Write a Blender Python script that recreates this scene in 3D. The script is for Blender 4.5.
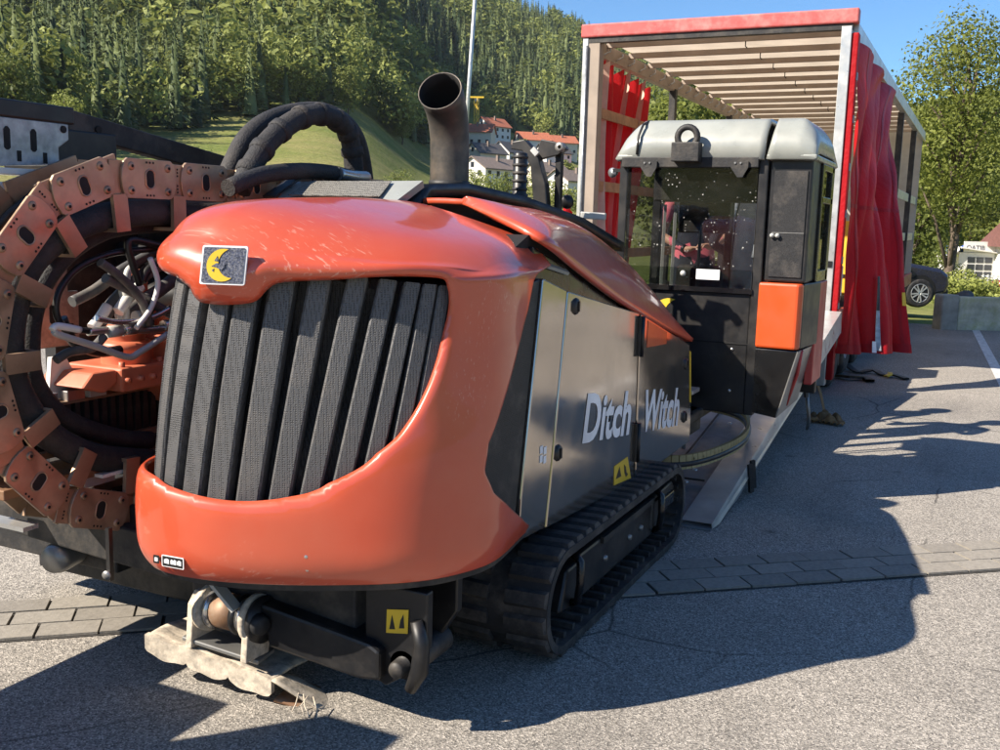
import bpy, bmesh, math, random
import numpy as np
from mathutils import Vector, Matrix, Euler
for o in list(bpy.data.objects): bpy.data.objects.remove(o)
scene = bpy.context.scene
COL = scene.collection
rad = math.radians
# ------------------------------------------------------------------ camera, sky, sun, exposure
YAW, PITCH, ROLL, EYE = rad(25.5), math.atan(.155), rad(1.6), 1.65
_f = Vector((-math.sin(YAW)*math.cos(PITCH), math.cos(YAW)*math.cos(PITCH), -math.sin(PITCH)))
_r0 = Vector((math.cos(YAW), math.sin(YAW), 0)); _u0 = _r0.cross(_f)
_r = _r0*math.cos(ROLL) + _u0*math.sin(ROLL); _u = _u0*math.cos(ROLL) - _r0*math.sin(ROLL)
cam_data = bpy.data.cameras.new('camera'); cam = bpy.data.objects.new('camera', cam_data); COL.objects.link(cam)
cam_data.sensor_width = 36; cam_data.lens = 36; cam_data.clip_start = .05; cam_data.clip_end = 5000
m3 = Matrix((_r, _u, -_f)).transposed()
cam.matrix_world = Matrix.Translation((0, 0, EYE)) @ m3.to_4x4()
scene.camera = cam
SUN_AZ, SUN_EL = math.atan2(-.66, -.75), rad(38)
world = bpy.data.worlds.new('World'); scene.world = world; world.use_nodes = True
wn = world.node_tree; wn.nodes.clear()
sky = wn.nodes.new('ShaderNodeTexSky'); sky.sky_type = 'NISHITA'; sky.sun_disc = False
sky.sun_elevation = SUN_EL; sky.sun_rotation = SUN_AZ; sky.altitude = 400; sky.air_density = 1.0; sky.dust_density = .0; sky.ozone_density = 4.0
bg = wn.nodes.new('ShaderNodeBackground'); bg.inputs['Strength'].default_value = .06
wo = wn.nodes.new('ShaderNodeOutputWorld')
tint = wn.nodes.new('ShaderNodeMix'); tint.data_type = 'RGBA'; tint.blend_type = 'MULTIPLY'; tint.inputs[0].default_value = 1; tint.inputs[7].default_value = (.70, 1.0, 1.22, 1)
wn.links.new(sky.outputs[0], tint.inputs[6]); wn.links.new(tint.outputs[2], bg.inputs[0]); wn.links.new(bg.outputs[0], wo.inputs[0])
sl = bpy.data.lights.new('sun', 'SUN'); sl.energy = 4.8; sl.angle = rad(.5); sl.color = (1, .90, .77)
sun = bpy.data.objects.new('sun', sl); COL.objects.link(sun)
_to = Vector((math.sin(SUN_AZ)*math.cos(SUN_EL), math.cos(SUN_AZ)*math.cos(SUN_EL), math.sin(SUN_EL)))
sun.rotation_mode = 'QUATERNION'; sun.rotation_quaternion = (-_to).to_track_quat('-Z', 'Y'); sun.location = _to*50
scene.render.engine = 'CYCLES'
scene.view_settings.view_transform = 'Standard'; scene.view_settings.look = 'None'
scene.view_settings.exposure = 1.22; scene.view_settings.gamma = 1
scene.cycles.max_bounces = 8; scene.cycles.transparent_max_bounces = 12
# ------------------------------------------------------------------ helpers
def smooth01(t):
    t = min(max(t, 0), 1); return t*t*(3-2*t)
class MB:
    """collects geometry for ONE mesh"""
    def __init__(s): s.v = []; s.f = []; s.m = []; s.sm = []
    def add(s, vs, fs, mi=0, smooth=False):
        o = len(s.v); s.v += [tuple(v) for v in vs]
        for f in fs: s.f.append(tuple(i+o for i in f)); s.m.append(mi); s.sm.append(smooth)
        return s
    def box(s, lo, hi, mi=0, M=None):
        x0, y0, z0 = lo; x1, y1, z1 = hi
        vs = [Vector(p) for p in ((x0,y0,z0),(x1,y0,z0),(x1,y1,z0),(x0,y1,z0),(x0,y0,z1),(x1,y0,z1),(x1,y1,z1),(x0,y1,z1))]
        if M is not None: vs = [M @ v for v in vs]
        return s.add(vs, [(3,2,1,0),(4,5,6,7),(0,1,5,4),(1,2,6,5),(2,3,7,6),(3,0,4,7)], mi)
    def cbox(s, c, size, mi=0, rot=None):
        M = Matrix.Translation(c) @ (Euler(rot).to_matrix().to_4x4() if rot else Matrix())
        h = [q/2 for q in size]
        return s.box((-h[0],-h[1],-h[2]), h, mi, M)
    def beam(s, a, b, w, h, mi=0, up=(0,0,1)):
        a = Vector(a); b = Vector(b); d = (b-a); L = d.length; d.normalize()
        x = d.cross(Vector(up));
        if x.length < 1e-4: x = Vector((1,0,0))
        x.normalize(); z = x.cross(d)
        M = Matrix((x, d, z)).transposed().to_4x4(); M.translation = a
        return s.box((-w/2, 0, -h/2), (w/2, L, h/2), mi, M)
    def tube(s, path, r, n=10, mi=0, caps=True, closed=False):
        P = [Vector(p) for p in path]; R = r if isinstance(r, (list, tuple)) else [r]*len(P)
        N = len(P); rings = []
        t0 = (P[1]-P[0]).normalized(); up = Vector((0,0,1)) if abs(t0.z) < .9 else Vector((1,0,0))
        x = t0.cross(up).normalized(); vs = []
        for i in range(N):
            if closed: t = (P[(i+1)%N]-P[i-1]).normalized()
            else: t = (P[min(i+1,N-1)]-P[max(i-1,0)]).normalized()
            x = (x - t*x.dot(t)).normalized(); y = t.cross(x)
            for k in range(n):
                a = 2*math.pi*k/n; vs.append(P[i] + (x*math.cos(a)+y*math.sin(a))*R[i])
        fs = []
        for i in range(N if closed else N-1):
            j = (i+1) % N
            for k in range(n):
                l = (k+1) % n; fs.append((i*n+k, i*n+l, j*n+l, j*n+k))
        s.add(vs, fs, mi, True)
        if caps and not closed:
            o = len(s.v)-N*n
            s.f.append(tuple(o+k for k in reversed(range(n)))); s.m.append(mi); s.sm.append(False)
            s.f.append(tuple(o+(N-1)*n+k for k in range(n))); s.m.append(mi); s.sm.append(False)
        return s
    def cyl(s, a, b, r, n=16, mi=0): return s.tube([a, b], r, n, mi)
    def lathe(s, prof, a, d, n=24, mi=0):
        """prof: (radius, distance along d)"""
        a = Vector(a); d = Vector(d).normalized(); up = Vector((0,0,1)) if abs(d.z) < .9 else Vector((1,0,0))
        x = d.cross(up).normalized(); y = d.cross(x)
        vs = [a + d*h + (x*math.cos(2*math.pi*k/n)+y*math.sin(2*math.pi*k/n))*r for r, h in prof for k in range(n)]
        fs = [(i*n+k, i*n+(k+1)%n, (i+1)*n+(k+1)%n, (i+1)*n+k) for i in range(len(prof)-1) for k in range(n)]
        return s.add(vs, fs, mi, True)
    def prism(s, poly, axis, lo, hi, mi=0):
        """poly in the two other axes (cyclic order), extruded along axis"""
        def P(a, b, c): return {'x': (c, a, b), 'y': (a, c, b), 'z': (a, b, c)}[axis]
        n = len(poly); vs = [P(a, b, lo) for a, b in poly] + [P(a, b, hi) for a, b in poly]
        fs = [tuple(range(n)), tuple(range(2*n-1, n-1, -1))] + [(i, i+n, (i+1)%n+n, (i+1)%n) for i in range(n)]
        return s.add(vs, fs, mi)
    def grid(s, fn, nu, nv, mi=0, smooth=True, skip=None):
        vs = [fn(i/nu, j/nv) for i in range(nu+1) for j in range(nv+1)]
        fs = [(i*(nv+1)+j, (i+1)*(nv+1)+j, (i+1)*(nv+1)+j+1, i*(nv+1)+j+1) for i in range(nu) for j in range(nv) if not (skip and skip((i+.5)/nu, (j+.5)/nv))]
        return s.add(vs, fs, mi, smooth)
    def mesh(s, name, mats, org=(0,0,0)):
        me = bpy.data.meshes.new(name)
        ox, oy, oz = org
        me.from_pydata([(x-ox, y-oy, z-oz) for x, y, z in s.v], [], s.f)
        for m in (mats if isinstance(mats, (list, tuple)) else [mats]): me.materials.append(m)
        me.polygons.foreach_set('material_index', s.m); me.polygons.foreach_set('use_smooth', s.sm)
        bm = bmesh.new(); bm.from_mesh(me); bmesh.ops.recalc_face_normals(bm, faces=bm.faces); bm.to_mesh(me); bm.free()
        me.update(); return me
    def build(s, name, mats, parent=None, org=None, bevel=0, seg=2, solid=0, off=-1):
        if org is None: org = root_loc(parent) if parent else (0,0,0)
        o = link(bpy.data.objects.new(name, s.mesh(name, mats, org)), parent)
        if parent is None and org != (0,0,0): o.location = org
        if solid:
            md = o.modifiers.new('solid', 'SOLIDIFY'); md.thickness = solid; md.offset = off
        if bevel:
            md = o.modifiers.new('bevel', 'BEVEL'); md.width = bevel; md.segments = seg; md.limit_method = 'ANGLE'; md.angle_limit = rad(40)
        return o
def link(o, parent=None):
    COL.objects.link(o)
    if parent: o.parent = parent
    return o
def root_loc(o):
    while o.parent: o = o.parent
    return tuple(o.location)
def thing(name, label, cat, loc=(0,0,0), rz=0, group=None):
    o = bpy.data.objects.new(name, None); o.empty_display_size = .2; link(o); o.location = loc; o.rotation_euler = (0,0,rz)
    return tag(o, label, cat, group)
def tag(o, label=None, cat=None, group=None, kind=None):
    if label: o['label'] = label
    if cat: o['category'] = cat
    if group: o['group'] = group
    if kind: o['kind'] = kind
    return o
def piece(name, me, parent, loc, rot=None):
    """shares mesh data; loc is in world space, parent chain sits at its root's location"""
    o = link(bpy.data.objects.new(name, me), parent); r = root_loc(parent)
    o.location = (loc[0]-r[0], loc[1]-r[1], loc[2]-r[2])
    if rot: o.rotation_euler = rot
    return o
# ------------------------------------------------------------------ materials
class NT:
    def __init__(s, name):
        s.mat = bpy.data.materials.new(name); s.mat.use_nodes = True; s.t = s.mat.node_tree; s.t.nodes.clear()
        s.out = s.n('ShaderNodeOutputMaterial')
    def n(s, t, **k):
        nd = s.t.nodes.new(t)
        for a, b in k.items(): setattr(nd, a, b)
        return nd
    def l(s, a, b): s.t.links.new(a, b)
    def coord(s, kind='Object'): return s.n('ShaderNodeTexCoord').outputs[kind]
    def noise(s, co, scale, detail=4, rough=.55):
        nd = s.n('ShaderNodeTexNoise'); nd.inputs['Scale'].default_value = scale; nd.inputs['Detail'].default_value = detail; nd.inputs['Roughness'].default_value = rough
        s.l(co, nd.inputs['Vector']); return nd.outputs['Fac']
    def ramp(s, fac, stops):
        nd = s.n('ShaderNodeValToRGB'); e = nd.color_ramp.elements
        while len(e) < len(stops): e.new(.5)
        for el, (p, c) in zip(e, stops):
            el.position = p; el.color = (c, c, c, 1) if isinstance(c, (int, float)) else (*c, 1)
        s.l(fac, nd.inputs[0]); return nd.outputs[0]
    def mix(s, f, a, b, mode='MIX'):
        nd = s.n('ShaderNodeMix', data_type='RGBA', blend_type=mode)
        for q, i in ((f, 0), (a, 6), (b, 7)):
            if hasattr(q, 'is_output'): s.l(q, nd.inputs[i])
            else: nd.inputs[i].default_value = q if i == 0 else (*q, 1)
        return nd.outputs[2]
    def bsdf(s, **k):
        p = s.n('ShaderNodeBsdfPrincipled')
        for a, b in k.items():
            i = p.inputs[a.replace('_', ' ')]
            if hasattr(b, 'is_output'): s.l(b, i)
            elif isinstance(b, tuple) and len(b) == 3: i.default_value = (*b, 1)
            else: i.default_value = b
        return p
    def bump(s, h, strength=.3, dist=.01):
        b = s.n('ShaderNodeBump'); b.inputs['Strength'].default_value = strength; b.inputs['Distance'].default_value = dist
        s.l(h, b.inputs['Height']); return b.outputs[0]
    def done(s, sh): s.l(sh, s.out.inputs[0]); return s.mat
def pm(name, col, rough=.5, metal=0., var=.25, vs=3., dust=None, damt=.35, ds=4., bump=.0, bs=60., coat=0., spec=.5):
    """general painted / metal / rubber surface: mottled colour, dust patches with a shape of their own, roughness wear"""
    t = NT(name); co = t.coord()
    a = t.ramp(t.noise(co, vs, 6, .6), [(.3, 1-var), (.7, 1+var*.4)])
    c = t.mix(1., col, a, 'MULTIPLY')
    rr = t.ramp(t.noise(co, vs*2.7, 5), [(.3, max(rough-.1, .03)), (.7, min(rough+.13, 1))])
    if dust:
        d = t.ramp(t.noise(co, ds, 8, .68), [(.46, 0.), (.72, damt)]); c = t.mix(d, c, dust)
    k = dict(Base_Color=c, Roughness=rr, Metallic=metal, Coat_Weight=coat, Coat_Roughness=.06, Specular_IOR_Level=spec)
    if bump: k['Normal'] = t.bump(t.noise(co, bs, 4), bump, .01)
    return t.done(t.bsdf(**k).outputs[0])
DUST = (.36, .30, .23)
M = {}
M['black'] = pm('black_paint', (.008, .008, .009), .42, dust=DUST, damt=.07, ds=6)
M['black_rough'] = pm('black_steel', (.013, .013, .014), .6, dust=DUST, damt=.16, ds=7, bump=.15)
M['black_gloss'] = pm('black_gloss', (.007, .007, .008), .22, dust=DUST, damt=.03)
M['rubber'] = pm('rubber', (.017, .017, .018), .72, dust=(.2,.17,.14), damt=.45, ds=7, bump=.3, bs=40)
M['hose'] = pm('hose_sleeve', (.018, .018, .02), .75, bump=.5, bs=120, dust=DUST, damt=.12)
M['grey'] = pm('grey_steel', (.30, .30, .29), .42, .7, dust=DUST, damt=.4)
M['light_grey'] = pm('light_grey', (.52, .52, .49), .45, .2, dust=DUST, damt=.25)
M['galv'] = pm('galvanised', (.36, .38, .40), .42, .75, var=.4, vs=22)
M['steel'] = pm('bright_steel', (.6, .58, .55), .28, .9)
M['white'] = pm('white_paint', (.78, .77, .73), .4, dust=DUST, damt=.2)
M['yellow'] = pm('yellow_decal', (.78, .52, .03), .45)
M['ink'] = pm('decal_ink', (.012, .012, .012), .5)
M['alu'] = pm('aluminium', (.62, .62, .60), .35, .6, dust=DUST, damt=.2)
M['wood'] = pm('timber_slat', (.36, .19, .10), .65, var=.4, vs=6)
M['orange_part'] = pm('orange_cast', (.60, .16, .08), .42, dust=DUST, damt=.3, ds=7)
M['roof_grey'] = pm('cab_roof_grey', (.30, .315, .29), .32, coat=.2, dust=DUST, damt=.1)
M['letter'] = pm('lettering_white', (.86, .86, .87), .45)
M['rust'] = pm('rusty_steel', (.26, .14, .075), .6, .3, dust=DUST, damt=.5, ds=9)
M['chain'] = pm('chain_plate', (.38, .245, .155), .42, .5, var=.45, vs=5, dust=(.40,.30,.20), damt=.35, ds=6)
M['chain_boss'] = pm('chain_boss', (.42, .28, .185), .40, .5, var=.4, vs=8, dust=(.42,.32,.22), damt=.35, ds=9)
M['mud'] = pm('dried_clay', (.58, .50, .39), .85, var=.4, vs=24, bump=.15, bs=90, dust=(.12,.11,.10), damt=.8, ds=26)
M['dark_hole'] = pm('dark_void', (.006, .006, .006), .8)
def hood_mat():
    t = NT('orange_paint'); co = t.coord()
    c = t.mix(t.ramp(t.noise(co, 1.3, 5), [(.3, 0.), (.75, 1.)]), (.47, .050, .016), (.54, .072, .026))
    # sun-bleached dusty film and fine scratches
    film = t.ramp(t.noise(co, 1.6, 10, .62), [(.40, .02), (.80, .30)])
    c = t.mix(film, c, (.50, .20, .12))
    mp = t.n('ShaderNodeMapping'); mp.inputs['Rotation'].default_value = (.4, .2, .7); mp.inputs['Scale'].default_value = (1.6, 130, 60); t.l(co, mp.inputs[0])
    sc = t.ramp(t.noise(mp.outputs[0], 1.0, 2), [(.60, 0.), (.70, .42)])
    region = t.ramp(t.noise(co, 2.2, 3), [(.5, 0.), (.62, 1.)])
    sc2 = t.mix(1., sc, region, 'MULTIPLY')
    c = t.mix(sc2, c, (.66, .42, .32))
    rr = t.ramp(t.noise(co, 6, 6, .65), [(.35, .30), (.7, .48)])
    return t.done(t.bsdf(Base_Color=c, Roughness=rr, Coat_Weight=.75, Coat_Roughness=.07, Normal=t.bump(t.noise(co, 9, 2), .04, .02)).outputs[0])
M['orange'] = hood_mat()
M['orange_door'] = pm('orange_cab_panel', (.56, .075, .014), .4, var=.06, coat=.3)
def mesh_mat(name, col, scale, hole=(.004,.004,.004), metal=.3):
    """perforated sheet: flat punched dots too small to model"""
    t = NT(name); co = t.coord()
    v = t.n('ShaderNodeTexVoronoi'); v.inputs['Scale'].default_value = scale; v.inputs['Randomness'].default_value = .25; t.l(co, v.inputs['Vector'])
    d = t.ramp(v.outputs['Distance'], [(.30, 0.), (.42, 1.)])
    g = t.ramp(t.noise(co, 8, 6, .7), [(.5, 0.), (.8, .35)])
    c = t.mix(g, t.mix(d, hole, col), (.22, .19, .16))
    return t.done(t.bsdf(Base_Color=c, Roughness=.55, Metallic=metal, Normal=t.bump(d, .5, .003)).outputs[0])
M['slat'] = mesh_mat('perforated_black_slat', (.10, .10, .102), 150, (.045,.045,.046))
M['vent'] = mesh_mat('black_vent_mesh', (.03, .03, .032), 160)
M['vent_grey'] = mesh_mat('grey_vent_mesh', (.23, .22, .19), 110)
def door_mat():
    t = NT('door_satin_black'); co = t.coord()
    c = t.mix(t.ramp(t.noise(co, 2.2, 6), [(.4, 0.), (.75, 1.)]), (.44, .40, .355), (.54, .49, .43))
    d = t.ramp(t.noise(co, 14, 9, .72), [(.52, 0.), (.80, .16)]); c = t.mix(d, c, (.16,.14,.12))
    rr = t.ramp(t.noise(co, 5, 6), [(.3, .07), (.7, .17)])
    return t.done(t.bsdf(Base_Color=c, Roughness=rr, Metallic=.92, Normal=t.bump(t.noise(co, 2.5, 2), .012, .02)).outputs[0])
M['door'] = door_mat()
def glass_mat(name, tint=(.75,.8,.78), dirt=.0):
    t = NT(name); co = t.coord()
    fr = t.n('ShaderNodeFresnel'); fr.inputs[0].default_value = 1.5
    tr = t.n('ShaderNodeBsdfTransparent'); tr.inputs[0].default_value = (*tint, 1)
    gl = t.n('ShaderNodeBsdfGlossy'); gl.inputs['Roughness'].default_value = .02
    mx = t.n('ShaderNodeMixShader'); t.l(fr.outputs[0], mx.inputs[0]); t.l(tr.outputs[0], mx.inputs[1]); t.l(gl.outputs[0], mx.inputs[2])
    sh = mx.outputs[0]
    if dirt:
        v = t.n('ShaderNodeTexVoronoi'); v.inputs['Scale'].default_value = 42; t.l(co, v.inputs['Vector'])
        spot = t.ramp(v.outputs['Distance'], [(.13, .9), (.24, 0.)])
        reg = t.ramp(t.noise(co, 9, 6, .75), [(.52, 0.), (.64, 1.)])
        f1 = t.mix(1., spot, reg, 'MULTIPLY')
        film = t.ramp(t.noise(co, 2.5, 6, .65), [(.4, .0), (.75, .028)])
        f2 = t.mix(1., f1, film, 'ADD')
        df = t.n('ShaderNodeBsdfDiffuse'); df.inputs[0].default_value = (.55, .54, .5, 1)
        m2 = t.n('ShaderNodeMixShader'); t.l(f2, m2.inputs[0]); t.l(sh, m2.inputs[1]); t.l(df.outputs[0], m2.inputs[2]); sh = m2.outputs[0]
    return t.done(sh)
M['glass'] = glass_mat('glass'); M['glass_dirty'] = glass_mat('spattered_glass', (.60,.61,.61), 1)
def tarp_mat(name, col, tr=.35, col2=None):
    t = NT(name); co = t.coord()
    c = t.mix(t.ramp(t.noise(co, 2.5, 6), [(.35, 0.), (.7, 1.)]), col, col2 or tuple(q*.8 for q in col))
    p = t.bsdf(Base_Color=c, Roughness=.5, Specular_IOR_Level=.2, Normal=t.bump(t.noise(co, 6, 5, .65), .35, .05))
    tl = t.n('ShaderNodeBsdfTranslucent'); t.l(c, tl.inputs[0])
    mx = t.n('ShaderNodeMixShader'); mx.inputs[0].default_value = tr; t.l(p.outputs[0], mx.inputs[1]); t.l(tl.outputs[0], mx.inputs[2])
    return t.done(mx.outputs[0])
M['red_tarp'] = tarp_mat('red_tarpaulin', (.46, .011, .016), .22, (.36, .009, .013))
M['roof_tarp'] = tarp_mat('pale_roof_tarpaulin', (.78, .66, .50), .5)
M['red_paint'] = pm('red_paint', (.42, .03, .028), .45, dust=DUST, damt=.2)
def asphalt_mat():
    t = NT('asphalt'); co = t.coord()
    v = t.n('ShaderNodeTexVoronoi'); v.inputs['Scale'].default_value = 185; t.l(co, v.inputs['Vector'])
    sp = t.n('ShaderNodeSeparateColor'); t.l(v.outputs['Color'], sp.inputs[0])
    c = t.ramp(sp.outputs[0], [(0., (.10,.093,.083)), (.3, (.22,.203,.178)), (.75, (.335,.306,.265)), (1., (.54,.495,.43))])
    big = t.ramp(t.noise(co, .55, 7, .62), [(.3, .80), (.7, 1.12)]); c = t.mix(1., c, big, 'MULTIPLY')
    stain = t.ramp(t.noise(co, 2.1, 5, .6), [(.62, 0.), (.78, .35)]); c = t.mix(stain, c, (.06,.058,.055))
    mp = t.n('ShaderNodeMapping'); mp.inputs['Scale'].default_value = (.9, .16, 1); mp.inputs['Rotation'].default_value = (0, 0, .35); t.l(co, mp.inputs[0])
    streak = t.ramp(t.noise(mp.outputs[0], 2.4, 5, .6), [(.54, 0.), (.70, .30)]); c = t.mix(streak, c, (.10,.095,.088))
    spots = t.n('ShaderNodeTexVoronoi'); spots.inputs['Scale'].default_value = 1.7; t.l(co, spots.inputs['Vector'])
    so = t.mix(1., t.ramp(spots.outputs['Distance'], [(.03, .55), (.10, 0.)]), t.ramp(t.noise(co, 3.1, 4), [(.45, 0.), (.6, 1.)]), 'MULTIPLY'); c = t.mix(so, c, (.035,.033,.03))
    wob = t.n('ShaderNodeTexNoise'); wob.inputs['Scale'].default_value = 2.5; wob.inputs['Detail'].default_value = 6; t.l(co, wob.inputs['Vector'])
    wv = t.mix(.10, co, wob.outputs['Color'], 'ADD')
    ck = t.n('ShaderNodeTexVoronoi', feature='DISTANCE_TO_EDGE'); ck.inputs['Scale'].default_value = .42; t.l(wv, ck.inputs['Vector'])
    crk = t.mix(1., t.ramp(ck.outputs['Distance'], [(.0, .8), (.0035, 0.)]), t.ramp(t.noise(co, .7, 3), [(.46, 0.), (.54, 1.)]), 'MULTIPLY'); c = t.mix(crk, c, (.03,.028,.026))
    far = t.n('ShaderNodeTexNoise'); far.inputs['Scale'].default_value = 30; t.l(co, far.inputs['Vector'])
    h = t.mix(.5, v.outputs['Distance'], far.outputs['Fac'])
    return t.done(t.bsdf(Base_Color=c, Roughness=.88, Specular_IOR_Level=.3, Normal=t.bump(h, .6, .006)).outputs[0])
M['asphalt'] = asphalt_mat()
def paver_mat():
    t = NT('concrete_paver'); co = t.coord(); oi = t.n('ShaderNodeObjectInfo')
    c = t.mix(oi.outputs['Random'], (.22,.20,.17), (.28,.255,.215))
    g = t.ramp(t.noise(co, 60, 6, .7), [(.3, .75), (.7, 1.15)]); c = t.mix(1., c, g, 'MULTIPLY')
    return t.done(t.bsdf(Base_Color=c, Roughness=.9, Normal=t.bump(t.noise(co, 140, 3), .4, .004)).outputs[0])
M['paver'] = paver_mat()
import math
def crom(pts, t):
    """Catmull-Rom through pts (tuples), t in 0..len-1"""
    n=len(pts)-1; i=min(max(int(t),0),n-1); f=t-i
    p0=pts[max(i-1,0)];p1=pts[i];p2=pts[i+1];p3=pts[min(i+2,n)]
    return tuple(.5*((2*b)+(c-a)*f+(2*a-5*b+4*c-d)*f*f+(3*b-a-3*c+d)*f**3) for a,b,c,d in zip(p0,p1,p2,p3))
def lerp_tab(tab, x):
    if x<=tab[0][0]: return tab[0][1]
    for (a,b),(c,d) in zip(tab,tab[1:]):
        if x<=c: return b+(d-b)*(x-a)/(c-a)
    return tab[-1][1]
HOOD_PLAN=[(-2.40,3.35),(-2.415,3.0),(-2.43,2.65),(-2.415,2.42),(-2.355,2.275),(-2.23,2.21),(-2.04,2.225),(-1.86,2.29),(-1.684,2.385),(-1.53,2.49),(-1.43,2.60),(-1.365,2.74),(-1.345,2.86),(-1.36,3.02),(-1.385,3.20),(-1.39,3.35)]
HOOD_LEV=[(.535,.962,0),(.575,.980,0),(.70,.998,0),(.84,1.0,.005),(.95,.998,.015),(1.10,.985,.03),(1.28,.98,.04),(1.42,.985,.035),(1.52,.98,.03),(1.60,.95,.03),(1.66,.90,.03),(1.70,.81,.03),(1.722,.66,.02),(1.735,.45,.01),(1.745,.22,0),(1.75,.02,0)]
HOOD_C=(-1.93,3.35)
CUT=[(.53,3.20),(.56,3.21),(.60,3.12),(.70,2.94),(.78,2.81),(.86,2.76),(.95,2.78),(1.15,2.93),(1.35,3.08),(1.45,3.14),(1.52,3.22),(1.57,3.30),(1.60,3.35)]
def plan_at_y(y):          # parameter on the right flank where the plan reaches y
    lo,hi=10.5,15.
    for _ in range(40):
        m=(lo+hi)/2
        if crom(HOOD_PLAN,m)[1]<y: lo=m
        else: hi=m
    return lo
def body_point(a,v):
    """a: plan parameter 0..15, v: height parameter 0..1"""
    z,s,dy=crom(HOOD_LEV,v*(len(HOOD_LEV)-1))
    s=max(s,.0); p=crom(HOOD_PLAN,a)
    x=HOOD_C[0]+s*(p[0]-HOOD_C[0]); y=HOOD_C[1]+s*(p[1]-HOOD_C[1])+dy
    t=min(max((z-.7)/.75,0),1); t=t*t*(3-2*t)
    x+=.085*t*min(max((-1.85-x)/.5,0),1)                  # left flank leans in with height
    t=min(max((z-1.42)/.28,0),1); t=t*t*(3-2*t)
    q=min(max((x+2.05)/.65,0),1)
    return (x, y, z-t*(.025+.13*q))
def hood_end(v):
    z,s,dy=crom(HOOD_LEV,v*(len(HOOD_LEV)-1))
    if z>=1.6: return 15.
    yy=HOOD_C[1]+(lerp_tab(CUT,z)-dy-HOOD_C[1])/max(s,.05)
    return plan_at_y(yy) if yy<3.349 else 15.
def hood_point(u,v): return body_point(u*hood_end(v),v)
# ------------------------------------------------------------------ setting: ground
rng = np.random.default_rng(7); random.seed(5)
CAMAZ = -25.5        # camera looks this many degrees clockwise from +Y
def polar(b, d):     # bearing in degrees to the right of the view axis, distance
    a = rad(b + CAMAZ); return math.sin(a)*d, math.cos(a)*d
H_D = [0, 18, 24, 40, 90, 150, 220, 300, 400, 500, 650, 900, 1050, 1300, 1900]
H_T = {  # bearing: terrain heights at those distances
 -180: [-.06,-.06,-.1,-.1,1,3,8,16,28,40,58,80,85,80,70],
 -75: [-.06,-.06,-.1,-.1,3,14,36,70,110,140,180,215,220,210,190],
 -32: [-.06,-.06,-.1,-.1,3,9,20,46,100,148,198,238,245,235,200],
 -20: [-.06,-.06,-.1,-.1,2,7.5,16.5,36,84,128,180,232,245,240,210],
 -10: [-.06,-.06,-.1,-.1,2,7.5,17,36,78,116,166,225,245,240,210],
 -3: [-.06,-.06,-.15,-.2,.3,2.5,6,14,32,62,118,196,222,225,200],
 2: [-.06,-.06,-.2,-.3,0,1.5,4.5,11,25,46,92,166,193,200,180],
 6: [-.06,-.06,-.25,-.3,-.3,.3,2,6.5,16,32,75,142,164,172,160],
 15: [-.06,-.06,-.3,-.8,-1.5,-1,1,6,12,22,46,95,115,120,110],
 25: [-.06,-.06,-.33,-1.0,-3.0,-3.6,0,16,32,44,58,75,80,85,80],
 40: [-.06,-.06,-.33,-1.0,-3.0,-3,3,18,36,52,70,90,95,95,90],
 80: [-.06,-.06,-.2,-.2,.5,3,8,18,30,42,60,80,85,85,80],
 180: [-.06,-.06,-.1,-.1,1,3,8,16,28,40,58,80,85,80,70]}
H_B = sorted(H_T)
def terrain_h(x, y):
    d = math.hypot(x, y); b = (math.degrees(math.atan2(x, y)) - CAMAZ + 180) % 360 - 180
    i = max(k for k in range(len(H_B)) if H_B[k] <= b or k == 0); i = min(i, len(H_B)-2)
    t = (b-H_B[i])/(H_B[i+1]-H_B[i]); t = t*t*(3-2*t)
    j = 0
    while j < len(H_D)-2 and H_D[j+1] < d: j += 1
    s = min(max((d-H_D[j])/(H_D[j+1]-H_D[j]), 0), 1)
    A, B = H_T[H_B[i]], H_T[H_B[i+1]]
    h = (A[j]*(1-s)+A[j+1]*s)*(1-t) + (B[j]*(1-s)+B[j+1]*s)*t
    if d > 60: h += min((d-60)/500, 1)*(2.5*math.sin(x*.021+1)*math.cos(y*.017) + 1.2*math.sin(x*.06)*math.sin(y*.053+2))
    return h
def terrain_mat():
    t = NT('meadow_grass'); co = t.coord()
    a = t.ramp(t.noise(co, .03, 8, .65), [(.3, (.07,.12,.025)), (.46, (.16,.18,.05)), (.70, (.28,.24,.10))])
    b = t.ramp(t.noise(co, .9, 6, .7), [(.3, .65), (.7, 1.25)])
    c = t.mix(1., a, b, 'MULTIPLY')
    return t.done(t.bsdf(Base_Color=c, Roughness=.95, Specular_IOR_Level=.1, Normal=t.bump(t.noise(co, 1.5, 6), .8, .3)).outputs[0])
ds = [0, 6, 12, 18, 20, 22, 24, 28, 34, 40, 50, 65, 80, 90] + list(np.linspace(105, 700, 44)) + list(np.linspace(730, 1900, 26))
bs = sorted(set(list(np.linspace(-180, -60, 17)) + list(np.linspace(-60, 60, 97)) + list(np.linspace(60, 180, 17))))
tv = []; tf = []
for b in bs:
    for d in ds: x, y = polar(b, d); tv.append((x, y, terrain_h(x, y)))
nd = len(ds)
for i in range(len(bs)-1):
    for j in range(nd-1): tf.append((i*nd+j, (i+1)*nd+j, (i+1)*nd+j+1, i*nd+j+1))
tm = MB().add(tv, tf, 0, True)
tag(tm.build('terrain', terrain_mat()), kind='structure')
lot = MB()
def lot_z(x, y): return 0.0
lot.grid(lambda u, v: (-34+u*60, -12+v*31.6, 0.), 30, 16, 0, False)
lot_o = tag(lot.build('parking_lot', M['asphalt']), kind='structure')
line = MB(); line.add([(-.09,19.2,.004),(.03,19.2,.004),(.60,8.2,.004),(.48,8.2,.004)], [(0,1,2,3)])
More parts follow.
